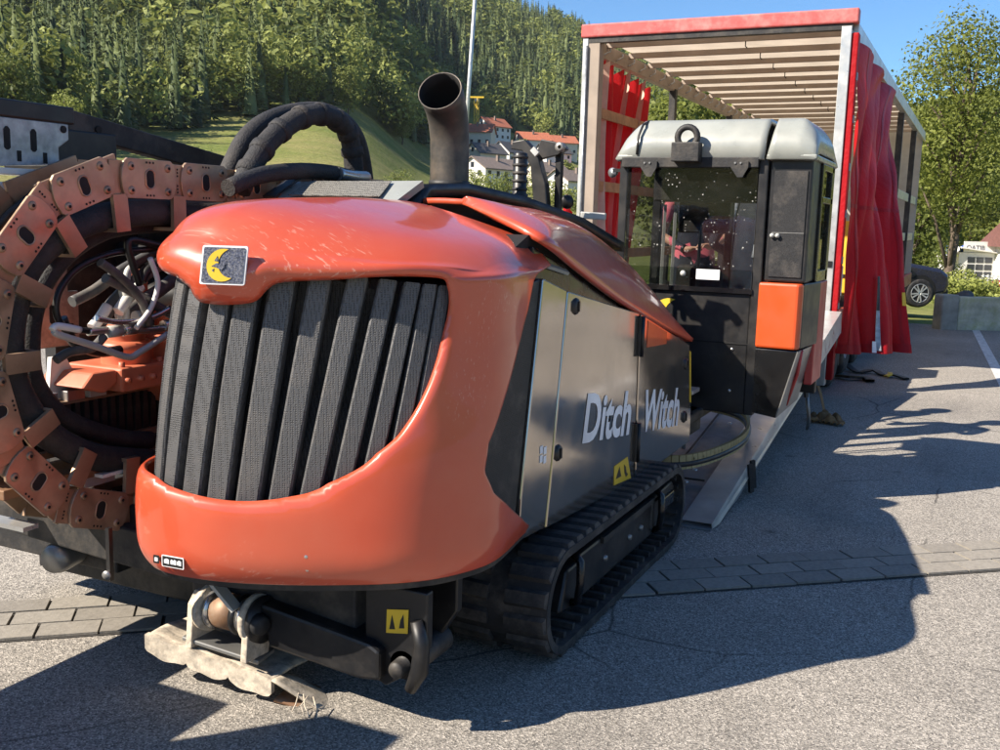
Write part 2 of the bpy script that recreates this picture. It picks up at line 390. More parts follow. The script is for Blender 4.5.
tag(line.build('parking_line', pm('road_paint', (.62,.62,.60), .7, var=.5, vs=14)), kind='structure')
# paver band: three courses of concrete pavers set in the asphalt
PV = Vector((.7655, .6434, 0)); PN = Vector((-.6434, .7655, 0)); PC = Vector((.214, 5.63, 0))
band = MB(); q = [PC+PV*a+PN*b for a, b in ((-9,-.205),(5,-.205),(5,.205),(-9,.205))]
band.add([(p.x, p.y, .004) for p in q], [(0,1,2,3)])
band_o = tag(band.build('paver_band', pm('joint_sand', (.07,.065,.058), .95)), kind='structure')
pmes = [MB().box((-l/2+.005,-.062,0), (l/2-.005,.062,.010)).mesh('paver', M['paver']) for l in (.235,)]
ang = math.atan2(PV.y, PV.x)
for row in range(3):
    for k in range(-37, 20):
        p = PC + PV*(k*.235 + (row % 2)*.1175 + random.uniform(-.003,.003)) + PN*((row-1)*.135)
        o = piece('paver', pmes[0], band_o, (p.x, p.y, .006+random.uniform(-.002,.002)), (random.uniform(-.01,.01), random.uniform(-.006,.006), ang+random.uniform(-.008,.008)))
# ------------------------------------------------------------------ foliage kit
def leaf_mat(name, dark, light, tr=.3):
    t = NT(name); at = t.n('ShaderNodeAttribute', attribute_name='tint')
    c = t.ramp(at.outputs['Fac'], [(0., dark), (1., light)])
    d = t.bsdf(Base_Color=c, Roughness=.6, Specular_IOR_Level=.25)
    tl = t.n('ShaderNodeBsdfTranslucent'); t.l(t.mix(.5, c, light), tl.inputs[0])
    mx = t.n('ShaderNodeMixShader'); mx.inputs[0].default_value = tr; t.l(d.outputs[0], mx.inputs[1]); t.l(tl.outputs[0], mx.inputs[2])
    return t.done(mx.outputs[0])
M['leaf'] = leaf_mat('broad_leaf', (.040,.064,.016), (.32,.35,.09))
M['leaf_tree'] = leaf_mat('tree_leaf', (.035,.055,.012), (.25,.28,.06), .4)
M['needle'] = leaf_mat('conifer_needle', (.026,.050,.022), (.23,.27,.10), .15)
M['bark'] = pm('bark', (.12,.09,.065), .9, var=.5, vs=8, bump=.6, bs=18)
def np_mesh(name, V, Fc, mat, tint):
    me = bpy.data.meshes.new(name); n = len(V); k = Fc.shape[1]
    me.vertices.add(n); me.vertices.foreach_set('co', V.astype(np.float32).ravel())
    me.loops.add(Fc.size); me.loops.foreach_set('vertex_index', Fc.astype(np.int32).ravel())
    me.polygons.add(len(Fc)); me.polygons.foreach_set('loop_start', np.arange(0, Fc.size, k, dtype=np.int32))
    me.materials.append(mat)
    a = me.attributes.new('tint', 'FLOAT', 'POINT'); a.data.foreach_set('value', tint.astype(np.float32))
    me.update(calc_edges=True); return me
def leaf_cloud(centers, size, spread_norm=None, bend=True):
    """one quad (folded rhombus) per center"""
    n = len(centers); a = rng.normal(size=(n,3)); a /= np.linalg.norm(a, axis=1)[:,None]
    if spread_norm is not None:
        a = a*.75 + spread_norm; a /= np.linalg.norm(a, axis=1)[:,None]
    b = np.cross(a, rng.normal(size=(n,3))); b /= np.linalg.norm(b, axis=1)[:,None]; c = np.cross(a, b)
    s = (size*rng.uniform(.6, 1.3, n))[:,None]
    V = np.stack([centers-b*s, centers+c*s*.55+a*s*.18, centers+b*s, centers-c*s*.55+a*s*.18], 1).reshape(-1,3)
    return V, np.arange(n*4).reshape(n,4)
def crown(blobs, n, size, tint0=.5, gap=.25):
    """leaves through the shells of several ellipsoid limbs-clumps; blobs: (x,y,z,rx,ry,rz)"""
    W = np.array([b[3]*b[4]+b[4]*b[5] for b in blobs]); W = W/W.sum()
    Cs = []; Ts = []; Ns = []
    for b, w in zip(blobs, W):
        k = int(n*w)+1; d = rng.normal(size=(k,3)); d /= np.linalg.norm(d, axis=1)[:,None]
        r = rng.uniform(gap, 1., k)**.45
        r *= 1+.22*np.sin(d[:,0]*5+b[0]*3)*np.sin(d[:,1]*4+b[1])*np.sin(d[:,2]*5+b[2]*2)
        Cs.append(np.array(b[:3])+d*r[:,None]*np.array(b[3:6])); Ns.append(d)
        Ts.append(np.clip(tint0+rng.normal(0,.16,k)+rng.normal(0,.10), 0, 1))
    C_ = np.concatenate(Cs); V, Fc = leaf_cloud(C_, size, np.concatenate(Ns)*.9)
    return V, Fc, np.repeat(np.concatenate(Ts), 4)
def tree_thing(name, label, x, y, h, r, n=500, size=.5, tint=.5, trunk_h=.3, mat='leaf', lobes=9, z=None, group=None, cat='tree', lean=0):
    z = terrain_h(x, y) if z is None else z
    root = thing(name, label, cat, (x, y, z), 0, group)
    tk = MB(); top = h*.86; nseg = 7
    path = [(lean*i/nseg*h*.1+.04*h*math.sin(i*1.7+x)*(i>0)*.4, .03*h*math.cos(i*1.3+y)*(i>0)*.4, top*i/nseg-.15) for i in range(nseg+1)]
    r0 = h*.016+.03
    tk.tube(path, [r0*(1-.88*i/nseg) for i in range(nseg+1)], 8)
    blobs = []
    for i in range(lobes):
        f = (i+.5)/lobes; zz = h*(trunk_h+(1-trunk_h)*(.12+.76*f)); a = i*2.4+x
        prof = math.sin(math.pi*min(max(.12+.80*f, 0), 1))**.7
        rr = r*prof*random.uniform(.30,.62)
        bx, by = math.cos(a)*rr, math.sin(a)*rr
        s = r*random.uniform(.42,.62)*(.65+.35*prof)
        blobs.append((bx, by, zz, s, s, s*random.uniform(.7,1.0)))
        j = min(int(f*.75*nseg)+1, nseg); p0 = path[j]
        tk.tube([p0, ((p0[0]+bx)/2, (p0[1]+by)/2, (p0[2]+zz)/2+.03*h), (bx, by, zz)], [r0*.42, r0*.28, r0*.1], 6)
    tk.build('trunk', M['bark'], root, org=(0,0,0))
    V, Fc, T = crown(blobs, n, size, tint)
    link(bpy.data.objects.new('crown', np_mesh('crown', V, Fc, M[mat], T)), root)
    return root
# ------------------------------------------------------------------ forest on the hillside (reads as one mass)
def conifer_proto(seed, n):
    g = np.random.default_rng(seed); k = 13; L = .062*(260/n)**.4; W = L*.50
    f = g.uniform(0, 1, n)**1.25; f = (np.floor(f*k)+g.uniform(.1, .75, n))/k; a = g.uniform(0, 6.2832, n)
    lop = 1+.22*np.sin(a+g.uniform(0, 6))+.10*np.sin(3*a+f*9); R = (.155*(1-f)**.82+.006)*lop; r_ = R*g.uniform(.45, 1.0, n)
    c = np.stack([np.cos(a)*r_, np.sin(a)*r_, .07+.92*f-.22*r_+g.normal(0, .006, n)], 1)
    o = np.stack([np.cos(a), np.sin(a), g.normal(-.45, .22, n)], 1); t_ = np.stack([-np.sin(a), np.cos(a), g.normal(0, .35, n)], 1)
    ln = (L*g.uniform(.6, 1.25, n)*(1.15-.75*f))[:,None]; w = (W*g.uniform(.6, 1.3, n)*(1.1-.6*f))[:,None]
    V = np.stack([c-o*ln*.5-t_*w*.5, c-o*ln*.5+t_*w*.5, c+o*ln*.75], 1).reshape(-1, 3)
    Fc = np.arange(3*n).reshape(n, 3)
    m = 6; cone = [(math.cos(6.2832*q/m)*.075, math.sin(6.2832*q/m)*.075, .05) for q in range(m)]+[(0, 0, 1.0)]
    Fc = np.concatenate([Fc, np.array([(3*n+q, 3*n+(q+1)%m, 3*n+m) for q in range(m)])]); V = np.concatenate([V, np.array(cone)])
    return V, Fc
def broad_proto(seed, n=230, size=.055):
    g = np.random.default_rng(seed); Cs = []; Ns = []
    for i in range(7):
        c = np.array([g.normal(0,.13), g.normal(0,.13), .38+.075*i]); k = n//7; d = g.normal(size=(k,3)); d /= np.linalg.norm(d, axis=1)[:,None]
        Cs.append(c+d*g.uniform(.13,.21)*np.array([1,1,.85])); Ns.append(d)
    V, Fc = leaf_cloud(np.concatenate(Cs), size, np.concatenate(Ns)*1.4)
    return V, np.concatenate([Fc[:,[0,1,2]], Fc[:,[0,2,3]]])
CON = [conifer_proto(i, 110) for i in range(6)]; CONN = [conifer_proto(60+i, 300) for i in range(6)]; BRO = [broad_proto(20+i, 105, .075) for i in range(5)]; BRN = [broad_proto(40+i, 420, .038) for i in range(5)]
EDGE = [(-60,150),(-32,155),(-26,165),(-20,195),(-16,235),(-10,266),(-6,300),(-4.3,330),(-3,440),(2,470),(6,500),(12,430),(18,330),(25,210),(34,190),(60,190)]
def edge(b):
    for (a, c), (d, e) in zip(EDGE, EDGE[1:]):
        if b <= d: return c+(e-c)*(b-a)/(d-a)
    return EDGE[-1][1]
def scatter_forest():
    buf = {'needle': ([], [], [], 0), 'leaf': ([], [], [], 0)}
    cnt = {'needle': 0, 'leaf': 0}; tot = 0
    d = 108.
    while d < 1120:
        sp = 4.9+d*.0066; step = math.degrees(sp/d); b = -36+random.uniform(0, step)
        while b < 36:
            bb = b+random.uniform(-.45,.45)*step; dd = d+random.uniform(-.45,.45)*sp; b += step
            e = edge(bb)
            if dd < e: continue
            x, y = polar(bb, dd); z = terrain_h(x, y)
            near = (dd-e)
            # lighter young broadleaf band running diagonally over the slope
            tband = (bb+17)/13.; dband = 600-120*tband
            inband = -0.25 < tband < 1.25 and abs(dd-dband) < 34+14*math.sin(bb*1.3)
            nz = math.sin(x*.013+1.3)*math.cos(y*.011)+.5*math.sin(x*.031+y*.027)
            pb = .55 if near < 15 else (.92 if inband else (.30+.30*nz if bb < 8 else .70))
            if bb > 18: pb = .9
            kind = 'leaf' if random.random() < pb else 'needle'
            if kind == 'needle': V, Fc = random.choice(CONN if dd < 420 else CON); h = random.uniform(12,25); w = h*random.uniform(.9,1.5); ti = .38+.22*nz*.6+random.gauss(0,.16)
            else:
                V, Fc = random.choice(BRN if near < 45 and dd < 330 else BRO); h = random.uniform(10,17)*(1.25 if not inband else .8); w = h*random.uniform(.95,1.3); ti = .46+random.gauss(0,.22)+(.25 if inband else 0)+(.12 if near < 26 else 0)
            a = random.uniform(0, 6.28); ca, sa = math.cos(a), math.sin(a)
            P = np.stack([x+w*(V[:,0]*ca-V[:,1]*sa), y+w*(V[:,0]*sa+V[:,1]*ca), z-.6+h*V[:,2]], 1)
            Vs, Fs, Ts, _ = buf[kind]; Vs.append(P); Fs.append(Fc+cnt[kind]); cnt[kind] += len(P)
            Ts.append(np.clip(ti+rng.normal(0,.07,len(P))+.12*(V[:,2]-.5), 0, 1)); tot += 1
        d += sp*.9
    for kind, nm, lb in (('needle', 'conifer_forest', 'dense dark conifer forest covering the hillside'), ('leaf', 'broadleaf_forest', 'lighter broadleaf woodland mixed through the hillside forest')):
        Vs, Fs, Ts, _ = buf[kind]
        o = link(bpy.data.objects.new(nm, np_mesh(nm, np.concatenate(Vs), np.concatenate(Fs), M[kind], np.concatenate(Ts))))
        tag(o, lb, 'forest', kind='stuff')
    print('forest trees', tot)
scatter_forest()
# ------------------------------------------------------------------ single trees that stand out
def at(px, d):       # world x,y of a compass bearing read off the photo and a ground distance
    b = math.degrees(math.atan((px-500)/1000)); return polar(b, d/math.cos(rad(b)))
edge_trees = [(182,236,15,5.5,.55,'round green tree at the wood edge left of the meadow'),(205,240,13,5,.45,'dark green tree at the wood edge beside the meadow'),
 (238,246,15,6.5,.85,'bright yellow-green round tree at the top of the meadow'),(262,252,12,5,.72,'light green tree just right of the brightest meadow tree'),
 (286,256,13,5,.60,'olive tree with brownish crown at the top of the meadow'),(306,258,12,4.6,.66,'pale olive tree above the meadow behind the hose loop'),
 (345,262,13,5,.55,'green tree above the hose loop at the meadow edge'),(398,300,12,4.5,.5,'narrow green tree right of the hose loop on the slope'),
 (70,118,9.5,2.6,.8,'thin pale half-bare tree behind the black frame at the left'),(20,150,14,5,.4,'dark tree above the galvanised plate at the left edge')]
for i, (px, d, h, r, ti, lb) in enumerate(edge_trees):
    x, y = at(px, d); tree_thing('tree', lb, x, y, h, r, 3200, .30 if d > 140 else .16, ti, .12, group='trees along the wood edge', lobes=11)
shrubs = [(138,95,2.6,2.2,.8,'small yellow-green bush on the meadow above the black beam'),(197,105,4.0,3.6,.55,'large olive bush on the meadow left of the hose loop'),
 (210,92,2.0,1.6,.75,'little bright bush low on the meadow beside the chain'),(395,150,3.6,3.2,.4,'dark bush on the meadow between hose loop and exhaust')]
for px, d, h, r, ti, lb in shrubs:
    x, y = at(px, d); tree_thing('bush', lb, x, y, h, r, 1500, .13, ti, .02, group='bushes on the meadow', cat='bush', lobes=6)
# ------------------------------------------------------------------ village on the slope
M['wall_white'] = pm('render_white', (.74,.72,.68), .85, var=.12)
M['wall_cream'] = pm('render_cream', (.66,.60,.48), .85, var=.12)
M['tile_red'] = pm('roof_tiles_red', (.42,.135,.07), .8, var=.3, vs=2)
M['tile_dark'] = pm('roof_tiles_dark', (.085,.08,.08), .7, var=.3, vs=2)
M['tile_brown'] = pm('roof_tiles_brown', (.22,.17,.14), .8, var=.3, vs=2)
M['pane'] = pm('window_pane', (.03,.035,.045), .08, var=.1)
def house(label, px, d, w, l, he, hr, rz, wall, roof, py=None):
    x, y = at(px, d); z = terrain_h(x, y)-.4
    root = thing('house', label, 'house', (x, y, z), rz, 'village houses on the slope')
    b = MB(); b.box((-w/2,-l/2,-3), (w/2,l/2,he)); b.prism([(-w/2,he),(w/2,he),(0,he+hr)], 'y', -l/2, l/2)
    b.build('wall', M[wall], root, org=(0,0,0))
    r = MB(); ov = .55; k = hr/(w/2)
    for s in (-1, 1):
        e = (s*(w/2+ov), he-ov*k)
        r.prism([(0,he+hr+.02),(e[0],e[1]+.02),(e[0],e[1]+.30),(0,he+hr+.30)] if s > 0 else [(0,he+hr+.30),(e[0],e[1]+.30),(e[0],e[1]+.02),(0,he+hr+.02)], 'y', -l/2-.6, l/2+.6)
    ro = r.build('roof', M[roof], root, org=(0,0,0))
    MB().box((.3*w/2-.3,-.35,he+hr*.4),(.3*w/2+.3,.35,he+hr+.9)).build('chimney', M['tile_brown'], ro, org=(0,0,0))
    wm = MB().box((-.55,-.03,-.65),(.55,.03,.65)).mesh('window', M['pane'])
    wl = MB().box((-.03,-.55,-.6),(.03,.55,.6)).mesh('window', M['pane'])
    for fl in range(max(1, int(he//2.7))):
        zz = 1.5+2.7*fl
        for xx in (-.27, .27):
            o = link(bpy.data.objects.new('window', wm), root); o.location = (xx*w,-l/2-.02,zz)
        n = max(2, int(l//2.8))
        for s in (-1, 1):
            for i in range(n):
                o = link(bpy.data.objects.new('window', wl), root); o.location = (s*(w/2+.02), -l/2+l*(i+.5)/n, zz)
    o = link(bpy.data.objects.new('window', wm), root); o.location = (0,-l/2-.02,he+hr*.32)
    return root
HS = [('white gabled house with long brown roof low in the village',488,255,8.5,16,5.4,2.6,rad(-14),'wall_white','tile_brown'),
 ('white house with dark roof above the long brown roof',480,330,8,11,5,3,rad(-24),'wall_cream','tile_dark'),
 ('white gable house with dark slate roof mid village',503,345,8,12,6.2,3.4,rad(-8),'wall_white','tile_dark'),
 ('red roofed house at the top left of the village by the crane',486,420,9,12,5.5,3.4,rad(-20),'wall_white','tile_red'),
 ('broad red roofed house beside the yellow crane',472,395,9,12,5,3,rad(-75),'wall_cream','tile_red'),
 ('red roofed house at the top middle of the village',525,430,9,13,5,3.2,rad(-50),'wall_white','tile_red'),
 ('dark roofed house with white gable in mid village',520,360,8.5,12,5,3.2,rad(40),'wall_white','tile_dark'),
 ('dark roofed white house near the top right of the village',545,395,9,12,5.6,3.2,rad(-30),'wall_white','tile_dark'),
 ('red roofed house high at the right of the village',553,440,9,12,5,3,rad(-45),'wall_cream','tile_red'),
 ('orange roofed house at the right end of the village by the trailer',578,390,8.5,10,4.6,3,rad(30),'wall_white','tile_red'),
 ('low white house with dark roof left of the trailer post',577,300,8,12,4.6,2.6,rad(-24),'wall_white','tile_dark'),
 ('white gabled house with brown roof low at the right of the village',566,262,8,14,5.2,2.6,rad(-16),'wall_white','tile_brown'),
 ('small orange roofed house just left of the trailer post',588,320,7.5,10,4.4,2.6,rad(-25),'wall_white','tile_red'),
 ('cream house with brown roof behind the black rig post',540,300,8,12,4.8,2.8,rad(-20),'wall_cream','tile_brown')]
for h in HS: house(*h)
vt = [(470,215,6,4,.75,'pale bushy tree below the long brown roofed house'),(486,205,5.5,4,.6,'bushy tree beside the exhaust pipe below the village'),(500,225,6,3.6,.45,'dark leafy tree in front of the village'),
 (512,240,6,3.4,.5,'round tree in the middle of the village gardens'),(531,232,6.5,3.6,.65,'green tree below the cream house'),(548,220,5.5,3.4,.7,'light green tree right of the black rig post'),
 (563,205,5,3.4,.6,'garden tree low beside the trailer post'),(580,215,6,3.6,.72,'leafy tree touching the trailer post below the village'),(515,380,10,4.5,.35,'dark tree among the upper village roofs'),
 (538,455,14,6,.85,'bright green tree above the red roofs'),(500,300,7,3,.4,'dark garden tree between the lower houses'),(560,345,8,3.6,.55,'olive tree among the right-hand houses'),(590,470,17,6,.8,'tall yellow-green tree by the trailer post above the village')]
for px, d, h, r, ti, lb in vt:
    x, y = at(px, d); tree_thing('tree', lb, x, y, h, r, 1100, .24 if d < 260 else .42, ti, .05, group='trees in the village', lobes=7)
# tower crane between the houses
x, y = at(470, 400); cz = terrain_h(x, y)
cr = thing('tower_crane', 'thin yellow tower crane between the village roofs', 'crane', (x, y, cz))
mm = MB()
for sx in (-.7,.7):
    for sy in (-.7,.7): mm.beam((sx,sy,0),(sx,sy,17),.2,.2)
for i in range(8): mm.beam((-.7,-.7,2*i),(.7,-.7,2*i+2),.14,.14); mm.beam((.7,-.7,2*i),(.7,.7,2*i+2),.14,.14)
mm.build('mast', M['yellow'], cr, org=(0,0,0))
MB().beam((-3.0,-1,17.3),(2.6,1,17.3),.6,.6).build('jib', M['yellow'], cr, org=(0,0,0))
MB().box((-.6,-.6,15.6),(.6,.6,16.8)).build('cabin', M['wall_cream'], cr, org=(0,0,0))
# light pole far behind the exhaust
x, y = at(455.5, 60); pz = terrain_h(x, y)
lp = thing('light_pole', 'tall thin pale metal pole rising behind the exhaust pipe', 'pole', (x, y, pz))
MB().tube([(0,0,0),(.35,.15,9),(.85,.35,20)], [.14,.12,.10], 10).build('shaft', M['alu'], lp, org=(0,0,0))
MB().box((-.25,-.25,-.2),(.25,.25,.12)).build('base', M['light_grey'], lp, org=(0,0,0))
# ------------------------------------------------------------------ right-hand background
x, y = at(940, 37); tree_thing('tree', 'tall leafy tree in sun behind the parked car', x, y, 10.6, 2.95, 17000, .075, .6, .24, 'leaf_tree', 18, lean=.2)
x, y = at(1030, 150); tree_thing('tree', 'broad pale tree at the right edge beyond the brown roof', x, y, 12.0, 8, 6000, .30, .7, .05, 'leaf_tree', 12)
x, y = at(908, 62); tree_thing('tree', 'dark tree half hidden behind the trailer side', x, y, 10, 4, 4500, .18, .35, .1, 'leaf_tree', 10)
x, y = at(700, 75); tree_thing('tree', 'sunlit tree seen through the open trailer side', x, y, 14, 6.5, 7000, .24, .55, .08, 'leaf_tree', 14)
x, y = at(655, 70); tree_thing('tree', 'leafy tree behind the red curtain bundle', x, y, 11, 5, 4000, .24, .5, .08, 'leaf_tree', 10)
x, y = at(760, 80); tree_thing('tree', 'tall tree behind the cab roof and trailer', x, y, 13, 6, 4000, .26, .5, .08, 'leaf_tree', 10)
for px, d, h, r, ti, lb in ((898,95,12,5.5,.45,'round tree beyond the trailer side far behind the car'),(962,120,12.5,6,.6,'broad tree behind the tall sunlit tree'),(988,135,13,6.5,.7,'pale green tree on the slope at the right edge'),(1008,118,11,5.5,.5,'dark green tree above the brown-roofed building'),(925,140,13,6,.4,'dark tree on the slope behind the parked car')):
    x, y = at(px, d); tree_thing('tree', lb, x, y, h, r, 3500, .26, ti, .05, 'leaf_tree', 11, group='trees behind the garden')
hedge = [(948,33,.95,.75,.9,'yellow-green hedge bush behind the low concrete wall'),(958,36,1.35,.9,.8,'leafy garden bush in front of the white pavilion'),(968,33,1.0,.75,.95,'bright lime bush behind the concrete wall'),
 (981,34,.95,.8,.75,'green bush right of the lime bush behind the wall'),(993,33,.8,.75,.9,'low yellow bush at the right end of the concrete wall'),(939,40,2.2,1.0,.4,'dark bush beside the bonnet of the parked car')]
for px, d, h, r, ti, lb in hedge:
    x, y = at(px, d); tree_thing('bush', lb, x, y, h, r, 1600, .06, ti, .0, 'leaf', 6, group='garden bushes behind the wall', cat='bush')
HOSES = [
 ('hose', 0.042, 'hose', [(-2.82, 3.235, 1.739), (-2.82, 3.298, 1.843), (-2.82, 3.393, 1.959), (-2.82, 3.545, 2.047), (-2.82, 3.755, 2.103), (-2.82, 3.969, 2.121), (-2.82, 4.15, 2.069), (-2.82, 4.238, 1.972), (-2.82, 4.293, 1.804)]),
 ('hose', 0.045, 'hose', [(-2.7, 3.203, 1.739), (-2.7, 3.278, 1.842), (-2.7, 3.406, 1.959), (-2.7, 3.596, 2.059), (-2.7, 3.777, 2.09), (-2.7, 3.933, 2.048), (-2.7, 3.991, 1.953), (-2.7, 4.017, 1.794)]),
 ('hose', 0.034, 'hose', [(-2.62, 3.039, 1.742), (-2.62, 3.241, 1.801), (-2.62, 3.488, 1.83), (-2.62, 3.718, 1.834), (-2.62, 3.857, 1.823)]),
 ('hose_end', 0.03, 'steel', [(-2.6, 3.735, 1.83), (-2.6, 3.844, 1.823), (-2.6, 3.958, 1.824)]),
 ('hose', 0.012, 'black', [(-2.8, 3.024, 1.528), (-2.8, 2.814, 1.507), (-2.8, 2.623, 1.492), (-2.8, 2.481, 1.447), (-2.8, 2.402, 1.375), (-2.8, 2.383, 1.302), (-2.8, 2.421, 1.245), (-2.8, 2.523, 1.226)]),
 ('hose', 0.026, 'black_rough', [(-2.88, 2.617, 1.215), (-2.88, 2.7, 1.301), (-2.88, 2.814, 1.38), (-2.88, 2.945, 1.445), (-2.88, 3.065, 1.477)]),
 ('hose', 0.026, 'black_rough', [(-2.92, 2.774, 1.244), (-2.92, 2.876, 1.299), (-2.92, 2.982, 1.34), (-2.92, 3.122, 1.414)]),
 ('hose', 0.02, 'white', [(-2.86, 2.586, 1.227), (-2.86, 2.624, 1.26), (-2.86, 2.662, 1.301)]),
 ('pipe', 0.012, 'white', [(-2.74, 2.313, 1.252), (-2.74, 2.337, 1.263), (-2.74, 2.426, 1.242)]),
 ('pipe', 0.012, 'light_grey', [(-2.74, 2.321, 1.248), (-2.74, 2.344, 1.232), (-2.74, 2.488, 1.181), (-2.74, 2.63, 1.127), (-2.74, 2.692, 1.138), (-2.74, 2.834, 1.192)]),
 ('hose', 0.018, 'black_rough', [(-2.8, 2.597, 1.408), (-2.8, 2.688, 1.368), (-2.8, 2.807, 1.31), (-2.8, 2.919, 1.253)]),
 ('pipe', 0.014, 'light_grey', [(-2.84, 2.725, 1.201), (-2.84, 2.729, 1.32), (-2.84, 2.738, 1.412), (-2.84, 2.758, 1.437)]),
 ('pipe', 0.014, 'light_grey', [(-2.86, 2.72, 1.2), (-2.86, 2.729, 1.319), (-2.86, 2.737, 1.392)]),
 ('hose', 0.014, 'black', [(-2.78, 2.991, 1.509), (-2.78, 2.855, 1.519), (-2.78, 2.713, 1.542), (-2.78, 2.688, 1.52), (-2.78, 2.705, 1.463), (-2.78, 2.74, 1.378)]),
 ('hose', 0.016, 'black', [(-2.86, 3.088, 1.497), (-2.86, 2.951, 1.468), (-2.86, 2.862, 1.425), (-2.86, 2.83, 1.381)]),
 ('pipe', 0.014, 'steel', [(-2.8, 2.514, 1.223), (-2.8, 2.612, 1.221), (-2.8, 2.779, 1.207), (-2.8, 2.881, 1.206)]),
 ('hose', 0.02, 'black_rough', [(-2.9, 2.538, 1.321), (-2.9, 2.642, 1.358), (-2.9, 2.787, 1.433), (-2.9, 2.994, 1.505), (-2.9, 3.104, 1.519)]),
 ('hose', 0.016, 'black_rough', [(-2.78, 2.559, 1.466), (-2.78, 2.638, 1.418), (-2.78, 2.739, 1.33), (-2.78, 2.784, 1.227)]),
 ('pipe', 0.01, 'white', [(-2.76, 2.773, 1.476), (-2.76, 2.809, 1.383), (-2.76, 2.771, 1.292), (-2.76, 2.696, 1.224)]),
 ('hose', 0.018, 'black', [(-2.82, 2.423, 1.278), (-2.82, 2.47, 1.19), (-2.82, 2.573, 1.144), (-2.82, 2.674, 1.141)]),
 ('hose', 0.022, 'white', [(-2.84, 2.689, 1.278), (-2.84, 2.739, 1.327), (-2.84, 2.799, 1.368)]),
 ('pipe', 0.011, 'steel', [(-2.78, 2.533, 1.272), (-2.78, 2.631, 1.25), (-2.78, 2.785, 1.253), (-2.78, 2.888, 1.283)]),
 ('hose', 0.016, 'black_rough', [(-2.8, 2.375, 1.14), (-2.8, 2.434, 1.161), (-2.8, 2.529, 1.165), (-2.8, 2.584, 1.202)]),
 ('hose', 0.05, 'hose', [(-2.8, 3.448, 1.638), (-2.8, 3.083, 1.64), (-2.8, 2.819, 1.643), (-2.8, 2.584, 1.618), (-2.8, 2.411, 1.556), (-2.8, 2.289, 1.472), (-2.8, 2.222, 1.352), (-2.8, 2.192, 1.209), (-2.8, 2.207, 1.077), (-2.8, 2.277, 0.949), (-2.8, 2.385, 0.847), (-2.8, 2.547, 0.764), (-2.8, 2.786, 0.699)]),
 ('hose', 0.034, 'hose', [(-2.86, 3.521, 1.612), (-2.86, 3.148, 1.6), (-2.86, 2.878, 1.598), (-2.86, 2.674, 1.575), (-2.86, 2.52, 1.512), (-2.86, 2.407, 1.419), (-2.86, 2.345, 1.308), (-2.86, 2.323, 1.191), (-2.86, 2.333, 1.071), (-2.86, 2.401, 0.964), (-2.86, 2.517, 0.88), (-2.86, 2.699, 0.802), (-2.86, 2.849, 0.766)]),
]
COVER_T = [(-1.86, 3.51, 1.727), (-1.8, 3.729, 1.714), (-1.74, 4.057, 1.69), (-1.66, 4.408, 1.606), (-1.57, 4.745, 1.448), (-1.5, 5.053, 1.261), (-1.435, 5.452, 1.03)]
COVER_E = [(-1.855, 3.501, 1.707), (-1.62, 3.359, 1.661), (-1.42, 3.319, 1.584), (-1.415, 3.609, 1.487), (-1.415, 4.161, 1.319), (-1.415, 4.789, 1.158), (-1.415, 5.423, 1.012)]
# ------------------------------------------------------------------ drilling rig
rig = thing('drilling_rig', 'large orange and black tracked drilling rig with open grille and cab at the ramp', 'drilling rig', (-2.2, 4, 0))
HOLE = [(0.3667, 0.49), (0.3881, 0.48), (0.4048, 0.47), (0.4143, 0.4567), (0.431, 0.4467), (0.4786, 0.4467), (0.5048, 0.4533), (0.5167, 0.4733), (0.5286, 0.4867), (0.5524, 0.4933), (0.5881, 0.5), (0.6262, 0.5167), (0.669, 0.5367), (0.7, 0.54), (0.7333, 0.5), (0.7548, 0.46), (0.7667, 0.4167), (0.781, 0.3733), (0.7881, 0.33), (0.7833, 0.2867), (0.7548, 0.2433), (0.7, 0.2033), (0.6381, 0.1867), (0.5786, 0.18), (0.5238, 0.1833), (0.4738, 0.1933), (0.4381, 0.2067)]
def dense(pts, k=6): return [crom(pts, i/k) for i in range((len(pts)-1)*k+1)]
hole_edge = dense([(0.30,.497)]+HOLE+[(.33,.212)])
hole_poly = [(-.05,.497)] + hole_edge + [(-.05,.212)]
def inside(p, poly):
    c = False; x, y = p; n = len(poly)
    for i in range(n):
        (x0, y0), (x1, y1) = poly[i], poly[i-1]
        if (y0 > y) != (y1 > y) and x < (x1-x0)*(y-y0)/(y1-y0)+x0: c = not c
    return c
SU, SV = 2.4, 1.9     # metres per unit, for distances in the parameter plane
def near_edge(p, poly=hole_poly):
    best = (1e9, p)
    for (x0, y0), (x1, y1) in zip(poly, poly[1:]):
        dx, dy = (x1-x0)*SU, (y1-y0)*SV; L = dx*dx+dy*dy+1e-12
        t = min(max(((p[0]-x0)*SU*dx+(p[1]-y0)*SV*dy)/L, 0), 1)
        q = (x0+(x1-x0)*t, y0+(y1-y0)*t); d = math.hypot((p[0]-q[0])*SU, (p[1]-q[1])*SV)
        if d < best[0]: best = (d, q)
    return best
